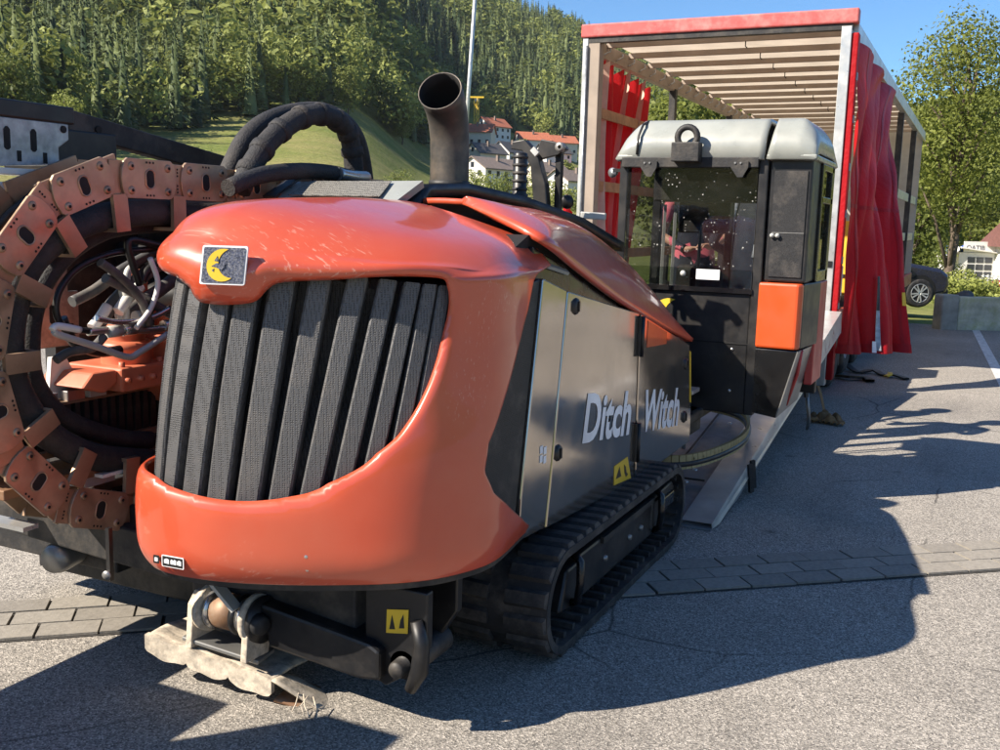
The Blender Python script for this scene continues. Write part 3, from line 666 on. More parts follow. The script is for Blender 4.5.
def build_hood():
    NU, NVV = 150, 116
    uv = {(i, j): (i/NU, j/NVV) for i in range(NU+1) for j in range(NVV+1)}
    keep = {}
    for i in range(NU):
        for j in range(NVV): keep[i, j] = not inside(((i+.5)/NU, (j+.5)/NVV), hole_poly)
    for (i, j) in list(uv):
        cells = [keep.get((a, b)) for a in (i-1, i) for b in (j-1, j)]
        cells = [c for c in cells if c is not None]
        if any(cells) and not all(cells): uv[i, j] = near_edge(uv[i, j])[1]
    edge_set = set()
    for (i, j) in uv:
        cells = [keep.get((a, b)) for a in (i-1, i) for b in (j-1, j)]; cells = [c for c in cells if c is not None]
        if any(cells) and not all(cells): edge_set.add((i, j))
    ring = {}
    for (i, j) in edge_set:
        for di in range(-3, 4):
            for dj in range(-3, 4):
                q = (i+di, j+dj)
                if q in uv and q not in edge_set and 0 < q[0] < NU and 0 < q[1] < NVV: ring[q] = 1
    for _ in range(6):                       # even out the grid beside the opening so the lip shades cleanly
        new = {}
        for (i, j) in ring:
            nb = [uv[i+1, j], uv[i-1, j], uv[i, j+1], uv[i, j-1]]; new[i, j] = (sum(p[0] for p in nb)/4, sum(p[1] for p in nb)/4)
        uv.update(new)
    for _ in range(3):                       # slide the edge points to even spacing along the outline
        new = {}
        for (i, j) in edge_set:
            nb = [uv[q] for q in ((i+1,j),(i-1,j),(i,j+1),(i,j-1),(i+1,j+1),(i-1,j-1),(i+1,j-1),(i-1,j+1)) if q in edge_set]
            if len(nb) == 2 and 0 < i < NU: new[i, j] = near_edge(((nb[0][0]+nb[1][0])/2, (nb[0][1]+nb[1][1])/2))[1]
        uv.update(new)
    vs = []; idx = {}
    for (i, j), (a, b) in uv.items():
        p = Vector(hood_point(a, b)); e = .004
        du = Vector(hood_point(min(a+e, 1), b))-Vector(hood_point(max(a-e, 0), b)); dv = Vector(hood_point(a, min(b+e, 1)))-Vector(hood_point(a, max(b-e, 0)))
        n = du.cross(dv)
        n = n.normalized() if n.length > 1e-9 else Vector((0,0,1))
        off = 0.
        if .1 < b < .75:
            d, q = near_edge((a, b))
            if d < .2:
                off += .018*smooth01(1-abs(d-.08)/.14)*smooth01((b-.44)/.06)*smooth01((.74-a)/.12)   # brow proud above the grille
                off -= .016*max(0, 1-d/.028)**2
            # badge boss
            r2 = ((a-.456)/.058)**4+((b-.505)/.075)**4
            off += .016*math.exp(-r2*1.3)
            # shallow sculpted hollow between brow and right flank
        if b < .16: off += .008*math.exp(-((b-.09)/.03)**2)
        idx[i, j] = len(vs); vs.append(p+n*off)
    fs = [(idx[i, j], idx[i+1, j], idx[i+1, j+1], idx[i, j+1]) for (i, j), k in keep.items() if k]
    for _ in range(5):                       # relax the lip in space, along the outline only
        new = {}
        for (i, j) in edge_set:
            nb = [idx[q] for q in ((i+1,j),(i-1,j),(i,j+1),(i,j-1),(i+1,j+1),(i-1,j-1),(i+1,j-1),(i-1,j+1)) if q in edge_set]
            if len(nb) == 2 and 0 < i < NU: new[idx[i, j]] = vs[idx[i, j]]*.4+(vs[nb[0]]+vs[nb[1]])*.3
        for k_, p_ in new.items(): vs[k_] = p_
    for _ in range(2):
        new = {idx[i, j]: (vs[idx[i+1, j]]+vs[idx[i-1, j]]+vs[idx[i, j+1]]+vs[idx[i, j-1]])*.125+vs[idx[i, j]]*.5 for (i, j) in ring}
        for k_, p_ in new.items(): vs[k_] = p_
    used = sorted({q for f in fs for q in f}); mp = {q: k for k, q in enumerate(used)}
    return MB().add([vs[q] for q in used], [tuple(mp[q] for q in f) for f in fs], 0, True)
hood = build_hood().build('hood', M['orange'], rig, solid=.016, off=-1)
def hood_n(a, v, e=.02):
    du = Vector(body_point(a+e, v))-Vector(body_point(a-e, v)); dv = Vector(body_point(a, v+.004))-Vector(body_point(a, v-.004))
    return du.cross(dv).normalized()
def on_body(a, v, off): p = Vector(body_point(a, v)); return p+hood_n(a, v)*off
# grille: one mesh per slat
gv0, gv1 = .150, .55
SLATS = [(3.45,.050),(4.12,.056),(4.70,.062),(5.25,.066),(5.80,.070),(6.33,.074),(6.90,.076),(7.44,.068),(7.92,.062),(8.40,.058),(8.86,.054),(9.27,.050),(9.64,.046)]
for k, (a0, w) in enumerate(SLATS):
    mb = MB(); rows = []; nv = 16
    top = gv1 - (.045 if k in (5, 6, 7) else .0); ln = 0.5+1.6*min(max((a0-4)/5,0),1)
    aB, aT = a0+(gv0-.345)*ln, a0+(top-.345)*ln
    def corner(a, v, side, off):
        L = (Vector(body_point(a+.1, v))-Vector(body_point(a-.1, v))).length/.2; return on_body(a+side*w/2/L, v, off)
    for j in range(nv+1):
        f_ = j/nv; sag = .014*math.sin(f_*math.pi)
        for side, off in ((-1.15,-.090),(-1,-.054),(-.8,-.048),(.8,-.048),(1,-.054),(1.15,-.090)):
            rows.append(corner(aB, gv0, side, off-.004).lerp(corner(aT, top, side, off), f_)+hood_n(a0, .345)*sag)
    mb.add(rows, [(j*6+i, j*6+i+1, (j+1)*6+i+1, (j+1)*6+i) for j in range(nv) for i in range(5)])
    mb.add([rows[nv*6+i] for i in range(6)], [(0,1,2,3,4,5)])
    mb.build('slat', M['slat'], rig)
MB().grid(lambda u, v: on_body(2.2+8.6*u, .13+.45*v, -.11), 30, 16).build('grille_screen', M['vent'], rig)
# emblem on the brow: dark blue plate, white border, yellow crescent moon
ea = 6.22; en = (hood_n(ea, .515)+hood_n(ea-.35, .525)+hood_n(ea+.35, .49)).normalized(); ec = on_body(ea, .522, .041)
ex = Vector((0,0,1)).cross(en).normalized(); ex = ex if ex.x > 0 else -ex
ey = en.cross(ex); ey = ey if ey.z > 0 else -ey
def emb(pts, off, h=.002):
    mb = MB(); n = len(pts); b = [ec+ex*p[0]+ey*p[1]+en*off for p in pts]; t = [q+en*h for q in b]
    return mb.add(b+t, [tuple(range(n-1,-1,-1)), tuple(range(n, 2*n))]+[(i,(i+1)%n,(i+1)%n+n,i+n) for i in range(n)])
def rrect(w, h, r, sk=0): 
    o = []
    for cx, cy, a0 in ((w/2-r,h/2-r,0),(-w/2+r,h/2-r,90),(-w/2+r,-h/2+r,180),(w/2-r,-h/2+r,270)):
        for k in range(4): a = rad(a0+30*k); o.append((cx+r*math.cos(a)+sk*(cy+r*math.sin(a)), cy+r*math.sin(a)))
    return o
M['emblem_blue'] = pm('emblem_blue', (.055,.065,.11), .4, var=.8, vs=180, dust=(.5,.5,.5), damt=.5, ds=190)
emblem = emb(rrect(.134,.112,.006,.10), -.012, .008).build('emblem', M['letter'], hood)
emb(rrect(.123,.101,.004,.10), -.0035, .0015).build('emblem_field', M['emblem_blue'], emblem)
moon = [(.030+.0*a, 0) for a in ()]
def crescent(R, cx, cy, r, n=18):
    d = math.hypot(cx, cy); al = math.acos((R*R+d*d-r*r)/(2*R*d)); th = math.atan2(cy, cx); a1, a2 = th+al, th-al+2*math.pi
    o_ = [(R*math.cos(a1+(a2-a1)*k/n), R*math.sin(a1+(a2-a1)*k/n)) for k in range(n+1)]
    b1 = math.atan2(o_[-1][1]-cy, o_[-1][0]-cx) % (2*math.pi); b2 = math.atan2(o_[0][1]-cy, o_[0][0]-cx) % (2*math.pi)
    return o_ + [(cx+r*math.cos(b1+(b2-b1)*k/n), cy+r*math.sin(b1+(b2-b1)*k/n)) for k in range(1, n)]
emb([(x-.002+.1*y, y) for x, y in crescent(.047, .029, .006, .042)], -.0015, .0012).build('emblem_moon', M['yellow'], emblem)
for pts in ([(-.035,-.004),(-.018,.006),(-.004,-.002),(.008,.010),(.004,-.006),(-.006,-.014),(-.022,-.006)], [(-.026,.012),(-.016,.026),(-.012,.010)], [(-.034,-.016),(-.026,-.010),(-.028,-.020)]):
    emb(pts, .0000, .0008).build('emblem_figure', M['emblem_blue'], emblem)
# bumper decals and screws
dc = on_body(5.45, .080, .011); dn = hood_n(5.45, .080); dx = Vector((0,0,1)).cross(dn).normalized(); dx = dx if dx.x > 0 else -dx; dy_ = Vector((0,0,1))
def flat(c, n, ax, ay, pts, off=.001, h=.0012):
    b = [c+ax*p[0]+ay*p[1]+n*off for p in pts]; t = [q+n*h for q in b]; k = len(pts)
    return MB().add(b+t, [tuple(range(k-1,-1,-1)), tuple(range(k, 2*k))]+[(i,(i+1)%k,(i+1)%k+k,i+k) for i in range(k)])
flat(dc, dn, dx, dy_, rrect(.082,.036,.003)).build('warning_decal', M['letter'], hood)
flat(dc, dn, dx, dy_, rrect(.076,.031,.002), .0022, .0006).build('warning_decal', M['ink'], hood)
for qx, ww in ((-.022,.018),(-.003,.008),(.008,.012),(.025,.014)): flat(dc, dn, dx, dy_, [(qx-ww/2,-.006),(qx+ww/2,-.007),(qx+ww/2,.006),(qx,.009),(qx-ww/2,.005)], .0031, .0005).build('decal_print', M['letter'], hood)
flat(dc-dx*.062, dn, dx, dy_, rrect(.022,.026,.003)).build('warning_decal', M['ink'], hood)
flat(dc-dx*.062, dn, dx, dy_, rrect(.012,.012,.002), .0022, .0006).build('decal_print', M['letter'], hood)
scr = MB().lathe([(0,.006),(.005,.006),(.008,.003),(.009,0)], (0,0,0), (0,-1,0), 12).mesh('screw', M['steel'])
for a_, v_ in ((7.62,.103),(7.62,.080)):
    p = on_body(a_, v_, .001); piece('screw', scr, hood, p, (0,0,rad(32)))
# under-tray below the bumper
ut = MB(); pl = [(HOOD_C[0]+.935*(crom(HOOD_PLAN, i*.25)[0]-HOOD_C[0]), HOOD_C[1]+.935*(crom(HOOD_PLAN, i*.25)[1]-HOOD_C[1])) for i in range(4, 57)]
ut.prism(pl, 'z', .505, .536); ut.build('under_tray', M['black_rough'], rig, bevel=.004)
# solid dark core added inside the body to block light; chassis
core = MB(); core.prism([(2.75,.5),(5.40,.48),(5.40,1.0),(4.4,1.28),(3.5,1.55),(3.3,1.60),(2.9,1.45)], 'x', -2.32, -1.475); core.build('light_block_core', M['dark_hole'], rig)
ch = MB(); ch.box((-2.9,2.95,.24),(-1.78,5.2,.49)); ch.box((-3.1,3.5,.3),(-1.7,4.7,.46)); ch.box((-2.45,2.62,.30),(-1.75,3.0,.49)); ch.build('chassis', M['black_rough'], rig, bevel=.01)
# side panels (plane x = -1.42)
def panel(name, poly, mat, x0=-1.46, x1=-1.42, parent=rig, bev=.006): return MB().prism(poly, 'x', x0, x1).build(name, M[mat], parent, bevel=bev)
panel('vent_panel', [(2.70,.66),(2.68,1.0),(3.0,1.40),(3.318,1.445),(3.176,.665),(3.165,.60),(3.02,.58)], 'vent', -1.46, -1.432)
panel('side_panel', [(3.322,1.446),(3.552,1.392),(3.436,.62),(3.414,.49),(3.17,.505),(3.182,.66)], 'door')
d1 = panel('door', [(3.566,1.388),(4.463,1.240),(4.50,.422),(3.426,.485),(3.45,.62)], 'door')
d2 = panel('door', [(4.492,1.236),(5.395,1.000),(5.50,.70),(5.515,.430),(4.528,.420)], 'door')
flat_x = lambda pts, off, mat, nm, par: MB().prism(pts, 'x', -1.42+off, -1.42+off+.0012).build(nm, M[mat], par)
# orange flash and small marks on the far door
flat_x([(4.60,1.195),(4.93,1.11),(4.93,1.05),(4.60,1.065)], .001, 'orange_door', 'orange_flash', d2)
flat_x([(5.40,.965),(5.425,.955),(5.49,.66),(5.46,.67)], .001, 'yellow', 'yellow_stripe', d2)
# lettering
def lettering(txt, y0, y1, z0, cap, parent, slope=-.122, shear=.22):
    cu = bpy.data.curves.new('lettering', 'FONT'); cu.body = txt; cu.offset = .030; cu.resolution_u = 4; cu.space_character = 1.02
    tmp = bpy.data.objects.new('lettering_tmp', cu); COL.objects.link(tmp)
    dg = bpy.context.evaluated_depsgraph_get(); me = bpy.data.meshes.new_from_object(tmp.evaluated_get(dg))
    xs = [v.co.x for v in me.vertices]; ys = [v.co.y for v in me.vertices]
    H_ = max(ys)-0.0; x0, x1 = min(xs), max(xs); W = x1-x0; sk = shear*cap
    for v in me.vertices:
        s = (v.co.x-x0)/W*(y1-y0-sk); t = v.co.y/H_*cap
        v.co = Vector((-1.4175, y0+s+shear*t, z0+t+slope*(s+shear*t)))-Vector(root_loc(parent))
    bpy.data.objects.remove(tmp); me.materials.clear(); me.materials.append(M['letter'])
    return link(bpy.data.objects.new('lettering', me), parent)
lettering('Ditch', 3.775, 4.43, .760, .200, d1); lettering('Witch', 4.575, 5.27, .662, .200, d2)
# decals, latches, hinges
dl = flat_x([(4.20,.565),(4.385,.572),(4.45,.455),(4.205,.475)], .001, 'yellow', 'warning_decal', d1)
for pts in ([(4.225,.50),(4.27,.548),(4.30,.497)], [(4.335,.545),(4.36,.53),(4.375,.50),(4.40,.485),(4.37,.478),(4.345,.505)]): flat_x(pts, .0025, 'ink', 'decal_print', dl)
for y_, z_ in ((3.35,.81),(3.385,.80),(3.35,.775),(3.385,.765)): flat_x([(y_-.013,z_-.014),(y_+.013,z_-.014),(y_+.013,z_+.014),(y_-.013,z_+.014)], .001, 'letter', 'sticker', d1)
lat = MB().lathe([(0,.012),(.020,.012),(.030,.008),(.034,0)], (0,0,0), (1,0,0), 20).box((.010,-.006,-.02),(.018,.006,.02)).mesh('latch', M['black'])
for y_, z_ in ((3.645,1.325),(3.515,.765),(5.33,.90),(5.36,.60)): piece('latch', lat, d1 if y_ < 4.5 else d2, (-1.42, y_, z_))
hin = MB().box((0,-.028,-.09),(.012,-.004,.09)).box((0,.004,-.09),(.012,.028,.09)).cyl((.014,0,-.095),(.014,0,.095),.010,10).mesh('hinge', M['black'])
for z_ in (1.13,.62): piece('hinge', hin, d1, (-1.419, 4.478+(.02 if z_ < 1 else 0), z_))
# ledge and bracket under the engine cover
panel('ledge', [(3.30,1.56),(3.63,1.47),(4.2,1.31),(4.8,1.15),(5.40,1.01),(5.38,.99),(4.46,1.22),(3.56,1.37),(3.30,1.43)], 'black_gloss', -1.52, -1.455, rig)
MB().add([(-1.44,3.40,1.49),(-1.44,3.62,1.455),(-1.56,3.66,1.56),(-1.66,3.46,1.60)], [(0,1,2,3)]).build('cover_bracket', M['roof_grey'], rig, solid=.012)
MB().beam((-1.47,3.60,1.45),(-1.50,3.74,1.40),.02,.035).build('cover_stay', M['light_grey'], rig)
# engine cover (raised orange lid falling towards the cab)
def cover_pt(t, s):
    e = Vector(crom(COVER_E, t*6)); c = Vector(crom(COVER_T, t*6))
    if s <= .5:
        q = s/.5; p = e.lerp(c, q); bul = math.sin(q*math.pi)*.030*(1-.5*t); return p+Vector((bul*.8, -bul*.2, bul*.7))
    q = (s-.5)/.5; l = Vector((-2.25+.35*t, c.y+.10*(1-t), c.z-.02-.05*t)); p = c.lerp(l, q); return p+Vector((0,0,.012*math.sin(q*math.pi)))
MB().grid(lambda u, v: cover_pt(u, v), 48, 20).build('engine_cover', M['orange'], rig, solid=.022, off=-1)
# black top shroud and grey vent
sh = MB()
def shr(u, v):
    ys = [3.46,3.62,4.0,4.5,5.0,5.45]; zs = [1.665,1.788,1.806,1.762,1.672,1.54]; xr = [-2.06,-2.07,-2.08,-2.02,-1.92,-1.84]
    t = u*5; i = min(int(t), 4); f = t-i; L = lambda q: q[i]*(1-f)+q[i+1]*f
    return (-2.62+(L(xr)+2.62)*v, L(ys), L(zs)-.01*(1-v))
sh.grid(shr, 30, 6, 0, True); sh.build('top_shroud', M['black'], rig, solid=.05, off=-1)
vf = MB(); A_, B_, C_, D_ = Vector((-2.62,3.33,1.690)), Vector((-2.10,3.40,1.692)), Vector((-2.075,3.58,1.785)), Vector((-2.66,3.50,1.772))
vf.add([A_,B_,C_,D_], [(0,1,2,3)]); vfo = vf.build('vent_frame', M['roof_grey'], rig, solid=.03, off=0)
bl = lambda u, v: (A_.lerp(B_, u)).lerp(D_.lerp(C_, u), v)+Vector((0,-.012,.022))
MB().add([bl(.10,.14), bl(.86,.14), bl(.80,.86), bl(.16,.86)], [(0,1,2,3)]).build('vent_mesh', M['vent_grey'], vfo, solid=.004)
MB().add([bl(-.10,.0), bl(0,.0), bl(.07,1.), bl(-.02,1.)], [(0,1,2,3)]).build('vent_edge', M['black'], vfo, solid=.01)
# exhaust
ex_path = [(-2.372,4.34,1.68),(-2.372,4.34,1.82),(-2.372,4.34,1.95),(-2.371,4.335,2.03),(-2.368,4.315,2.10),(-2.362,4.28,2.16),(-2.355,4.235,2.205),(-2.346,4.185,2.235)]
exm = pm('exhaust_steel', (.10,.093,.085), .55, .6, var=.5, vs=4, dust=(.26,.2,.15), damt=.5, ds=5)
exo = MB().tube(ex_path, [.094,.094,.094,.094,.096,.098,.101,.106], 28, caps=False).build('exhaust_pipe', [exm, M['dark_hole']], rig, solid=.006, off=-1); exo.modifiers['solid'].material_offset = 1
MB().tube([(p[0],p[1],p[2]) for p in ex_path[:4]], .087, 20).build('exhaust_bore', M['dark_hole'], exo)
MB().tube([(-2.372,4.34,1.80),(-2.372,4.34,1.83)], .100, 28).build('exhaust_clamp', M['black_rough'], exo)
# ------------------------------------------------------------------ tracks
def track_path(t, y0=3.20, y1=5.06, r=.205, zc=.225, ins=0.):
    """closed loop parameter 0..1 -> (y, z, angle)"""
    r2 = r-ins; L = (y1-y0-2*r); P = 2*L+2*math.pi*r; s = (t % 1)*P
    if s < L: return (y0+r+s, zc-r2, 0)
    s -= L
    if s < math.pi*r: a = s/r; return (y1-r+math.sin(a)*r2, zc-math.cos(a)*r2, a)
    s -= math.pi*r
    if s < L: return (y1-r-s, zc+r2, math.pi)
    s -= L; a = s/r
    return (y0+r-math.sin(a)*r2, zc+math.cos(a)*r2, math.pi+a)
def make_track(xo, xi, side):
    bm_ = MB(); n = 120
    for (ins, flip) in ((0., 0), (.03, 1)):
        pass
    vs = []
    for i in range(n):
        for x_, ins in ((xo,.0),(xi,.0),(xi,.032),(xo,.032)):
            y_, z_, a_ = track_path(i/n, ins=ins); vs.append((x_, y_, z_))
    fs = []
    for i in range(n):
        j = (i+1) % n
        for k in range(4): fs.append((i*4+k, j*4+k, j*4+(k+1)%4, i*4+(k+1)%4))
    bm_.add(vs, fs, 0, False)
    # inner drive lugs and side ribs stay part of the belt
    for i in range(46):
        y_, z_, a_ = track_path((i+.5)/46, ins=.045)
        Mx = Matrix.Translation(((xo+xi)/2, y_, z_)) @ Matrix.Rotation(a_, 4, 'X')
        bm_.box((-.18,-.012,-.012),(.18,.012,.012), 0, Mx)
    tr = bm_.build('track', M['rubber'], rig)
    cx = (xo+xi)/2; w = abs(xo-xi)
    lug = MB(); hw = w/2
    for s in (-1, 1):
        x0, x1 = (.035*s, hw*s*.985)
        lug.add([(x0,-.030,0),(x1,-.038,0),(x1,.030,0),(x0,.038,0),(x0,-.020,-.017),(x1*.97,-.026,-.017),(x1*.97,.022,-.017),(x0,.026,-.017)], [(0,1,2,3),(7,6,5,4),(0,4,5,1),(1,5,6,2),(2,6,7,3),(3,7,4,0)])
    lm = lug.mesh('tread_lug', M['rubber'])
    for i in range(44):
        y_, z_, a_ = track_path(i/44)
        piece('tread_lug', lm, tr, (cx, y_, z_), (a_, 0, 0))
    fr = MB(); xf = xo-.05*side
    fr.box((min(cx,xf), 3.62, .13), (max(cx,xf), 4.78, .325)); fr.prism([(3.45,.14),(3.66,.12),(3.66,.30),(3.52,.30)], 'x', cx, xf)
    fr.prism([(4.60,.16),(4.93,.22),(4.98,.30),(4.93,.345),(4.62,.33)], 'x', cx, xf+.012*side)
    fo = fr.build('track_frame', M['black'], rig, bevel=.012)
    MB().box((xf-.003*side, 3.9, .30),(xf+.012*side, 4.7, .327)).build('frame_ledge', M['black_rough'], fo)
    for y_ in (3.95, 4.28, 4.45): MB().lathe([(0,.012),(.012,.012),(.014,0)], (xf,y_,.22), (side,0,0), 10).build('bolt', M['grey'], fo)
    for y_ in (3.56, 4.66):
        p = [(xf+.005*side, y_, .36), (xf+.04*side, y_-.01, .33), (xf+.045*side, y_-.015, .25), (xf+.035*side, y_-.01, .17), (xf+.0*side, y_+.01, .15)]
        MB().tube(p, .017, 10).build('lashing_handle', M['black_gloss'], fo)
    MB().box((xf-.005*side,4.70,.235),(xf+.03*side,4.92,.30)).build('step_box', M['black_gloss'], fo, bevel=.008)
    for y_, nm in ((3.42,'idler_wheel'),(4.84,'drive_sprocket')):
        MB().lathe([(0,.0),(.05,.0),(.06,.02),(.11,.02),(.125,.0),(.165,0.),(.165,-.12)], (cx+.06*side,y_,.225), (side,0,0), 28).build(nm, M['black_rough'], tr)
        MB().lathe([(0,.04),(.025,.04),(.03,.0)], (cx+.06*side,y_,.225), (side,0,0), 14).build('hub', M['grey'], tr)
    for k in range(4): MB().lathe([(0,.05),(.05,.05),(.055,.04),(.055,-.05)], (cx+.05*side,3.72+.3*k,.085), (side,0,0), 16).build('road_roller', M['black_rough'], tr)
    return tr
make_track(-1.31, -1.72, 1); make_track(-3.62, -3.22, -1)
# ------------------------------------------------------------------ stabiliser at the front
MB().prism([(-1.70,.49),(-1.47,.49),(-1.47,.30),(-1.53,.21),(-1.62,.15),(-1.70,.18)], 'y', 2.60, 2.64).build('pivot_plate', M['black'], rig, bevel=.006)
MB().prism([(-1.70,.49),(-1.47,.49),(-1.47,.36),(-1.60,.16),(-1.70,.18)], 'y', 2.80, 2.84).build('pivot_plate', M['black'], rig, bevel=.006)
flat(Vector((-1.575,2.598,.378)), Vector((0,-1,0)), Vector((1,0,0)), Vector((.0,0,1)), [(-.042,-.045),(.038,-.032),(.040,.048),(-.040,.034)]).build('warning_decal', M['yellow'], rig)
for q in ([(-.03,-.03),(-.008,-.026),(-.02,.02)], [(.006,-.02),(.026,-.016),(.022,.03),(.012,.01)]): flat(Vector((-1.575,2.598,.378)), Vector((0,-1,0)), Vector((1,0,0)), Vector((0,0,1)), q, .0025, .0006).build('decal_print', M['ink'], rig)
MB().lathe([(0,.05),(.024,.05),(.028,.04),(.030,.0),(.048,0),(.048,-.25)], (-1.555,2.60,.235), (0,-1,0), 18).build('pivot_pin', M['black_rough'], rig)
MB().tube([(-1.50,2.585,.40),(-1.475,2.58,.33),(-1.482,2.58,.24),(-1.515,2.58,.17)], [.020,.026,.03,.02], 10).build('lock_lever', M['black'], rig)
MB().prism([(-2.10,.35),(-1.66,.30),(-1.62,.28),(-1.62,.18),(-1.70,.17),(-2.06,.20)], 'y', 2.56, 2.74).build('stabiliser_arm', M['black'], rig, bevel=.012)
rl = MB(); rl.lathe([(0,0),(.062,0),(.062,.11),(0,.11)], (-2.30,2.58,.285), (1,-.05,.02), 24); rl.build('roller', M['rust'], rig)
for x_, r_, mt in ((-2.335,.082,'mud'),(-2.305,.070,'steel'),(-2.19,.070,'black'),(-2.165,.066,'steel'),(-2.135,.084,'mud'),(-2.108,.080,'black')):
    MB().lathe([(0,0),(r_,0),(r_,.020),(0,.020)], (x_,2.58,.285), (1,-.05,.02), 26).build('roller_flange', M[mt], rig)
MB().lathe([(0,.035),(.030,.035),(.036,.02),(.036,0)], (-2.09,2.54,.287), (1,-.4,.02), 16).build('roller_pin', M['black_rough'], rig)
for x0 in (-2.36,-2.12): MB().prism([(2.50,.155),(2.62,.15),(2.64,.30),(2.60,.345),(2.55,.35),(2.515,.31)], 'x', x0-.012, x0+.014).build('pad_lug', M['mud'], rig, bevel=.004)
# foot pad: scalloped lip, top plate, hollow end
P0, P1 = Vector((-2.535,2.475,0)), Vector((-2.03,2.535,0)); pd = (P1-P0).normalized(); pL = (P1-P0).length; pn = Vector((pd.y,-pd.x,0))
def padp(s_, z_, o): return P0+pd*s_+Vector((0,0,z_-.075*s_/pL))-pn*o
def scal(t):
    q = (t*3) % 1.0; return .128-.022*(math.sin(q*math.pi)**.4)+.003*math.sin(t*31)
pm_ = MB(); n_ = 60; tp = []; bt = []
for o_ in (0., .022):
    for i_ in range(n_+1):
        t_ = i_/n_; tp.append(padp(t_*pL, .178+.004*math.sin(t_*23), o_)); bt.append(padp(t_*pL, scal(t_), o_))
va = tp+bt; m_ = 2*(n_+1)
fs_ = []
for i_ in range(n_):
    fs_ += [(i_, i_+1, m_+i_+1, m_+i_), (n_+1+i_, m_+n_+1+i_, m_+n_+2+i_, n_+2+i_), (i_, n_+1+i_, n_+2+i_, i_+1), (m_+i_, m_+i_+1, m_+n_+2+i_, m_+n_+1+i_)]
fs_ += [(0, m_, m_+n_+1, n_+1), (n_, n_+n_+1, m_+2*n_+1, m_+n_)]
pm_.add(va, fs_); pado = pm_.build('foot_pad', M['mud'], rig)
MB().grid(lambda u, v: tuple(padp(u*pL, .172-.02*v+.006*math.sin(u*19+v*5), .022+.26*v)), 24, 8).build('pad_top', M['mud'], pado, solid=.012)
MB().grid(lambda u, v: tuple(padp(pL+.17*u, .172-.085*u-.06*v*(1-.3*u)+.012*math.sin(v*math.pi), .0+.05*u+.16*v)), 10, 10).build('pad_end', M['mud'], pado, solid=.008)
MB().grid(lambda u, v: tuple(padp(pL+.17*u, .100-.03*u+.0*v, .02+.05*u+.16*v)), 6, 4).build('pad_base', M['rust'], pado, solid=.012)
MB().beam((-2.40,2.56,.182),(-2.10,2.60,.142),.11,.016).build('pad_plate', M['grey'], rig, bevel=.004)
for k in range(4): MB().tube([(-1.95+.02*k,2.58,.055),(-1.93+.02*k+random.uniform(-.03,.03),2.55,.03),(-1.91+.02*k+random.uniform(-.05,.05),2.53,.012)], .0022, 5).build('straw', M['mud'], rig)
MB().beam((-2.30,2.50,.47),(-2.16,2.52,.33),.05,.012).build('guard_strip', M['light_grey'], rig)
MB().cyl((-2.05,2.80,.40),(-1.75,2.74,.45),.035,12).build('stabiliser_ram', M['black_rough'], rig)
# ------------------------------------------------------------------ drag chain at the carriage
CX = -2.74
cyc, czc, cR = 2.665, 1.165, .595
def chain_path(s):
    """s metres from far top end; upper run, bend, lower run -> (y,z,angle)"""
    L = 1.9; A = math.pi*cR
    if s < L: return (cyc+L-s, czc+cR, 0.)
    s -= L
    if s < A: a = s/cR; return (cyc-math.sin(a)*cR, czc+math.cos(a)*cR, a)
    s -= A; return (cyc+s, czc-cR, math.pi)
dch = MB(); brk = []
for i in range(34):
    y_, z_, a_ = chain_path(.05+i*.147)
    if i % 2 == 0: continue
    brk.append(((CX, y_, z_), a_))
for sx_ in (-.02,-.15): dch.tube([(CX+sx_,)+chain_path(.02+4.9*k/60)[:2] for k in range(61)], .012, 6)
chain = dch.build('drag_chain', M['black_rough'], rig)
brm = MB().box((-.004,-.032,-.175),(.012,.032,-.055)).box((-.13,-.032,-.185),(.012,.032,-.172)).mesh('chain_bracket', M['chain'])
for l_, a_ in brk: piece('chain_bracket', brm, chain, l_, (a_,0,0))
lk = MB(); c_ = []
for k in range(28):
    a = 2*math.pi*k/28; c_.append((math.cos(a)*.132, max(-.070,min(.070,math.sin(a)*.132))))
lk.box((-.012,-.176,-.060),(.0,.176,.060), 0)
lk.prism(c_, 'x', .0, .012, 1)
sl_ = [(.022*math.cos(2*math.pi*k/16), .012*(1 if math.sin(2*math.pi*k/16) > 0 else -1)+.022*math.sin(2*math.pi*k/16)) for k in range(16)]
lk.prism(sl_, 'x', .008, .0135, 2)
for k in range(16): 
    pass
lk.tube([(.013, y_, z_) for y_, z_ in sl_], .0035, 6, 1, closed=True)
for sy in (-1, 1):
    for sz in (-1, 1):
        lk.lathe([(0,.006),(.010,.006),(.014,.004),(.0155,0)], (.012, .088*sy, .042*sz), (1,0,0), 12, 0); lk.lathe([(0,.0075),(.006,.0075)], (.012,.088*sy,.042*sz), (1,0,0), 8, 2)
    for k in (-1,0,1): lk.lathe([(0,.0015),(.0045,.0015)], (.012,.016*k,.058*sy), (1,0,0), 6, 2)
    for k in (-1,0,1): lk.lathe([(0,.0015),(.004,.0015)], (.0,.148,.03*sy+.012*k), (1,0,0), 6, 2)
lkm = lk.mesh('chain_link', [M['chain'], M['chain_boss'], M['dark_hole']])
for i in range(16):
    y_, z_, a_ = chain_path(.05+i*.294)
    o = piece('chain_link', lkm, chain, (CX-.005*(i % 2), y_, z_), (a_, 0, 0))
    bv = o.modifiers.new('bevel', 'BEVEL'); bv.width = .002; bv.segments = 1; bv.limit_method = 'ANGLE'
lk2 = MB().box((-.012,-.155,-.06),(.0,.155,.06)).mesh('chain_link', M['chain'])
for i in range(16):
    y_, z_, a_ = chain_path(.05+i*.294); piece('chain_link', lk2, chain, (CX-.17, y_, z_), (a_, 0, 0))
M['grey_hose'] = pm('faded_hose', (.075,.075,.075), .6, dust=DUST, damt=.4, ds=9)
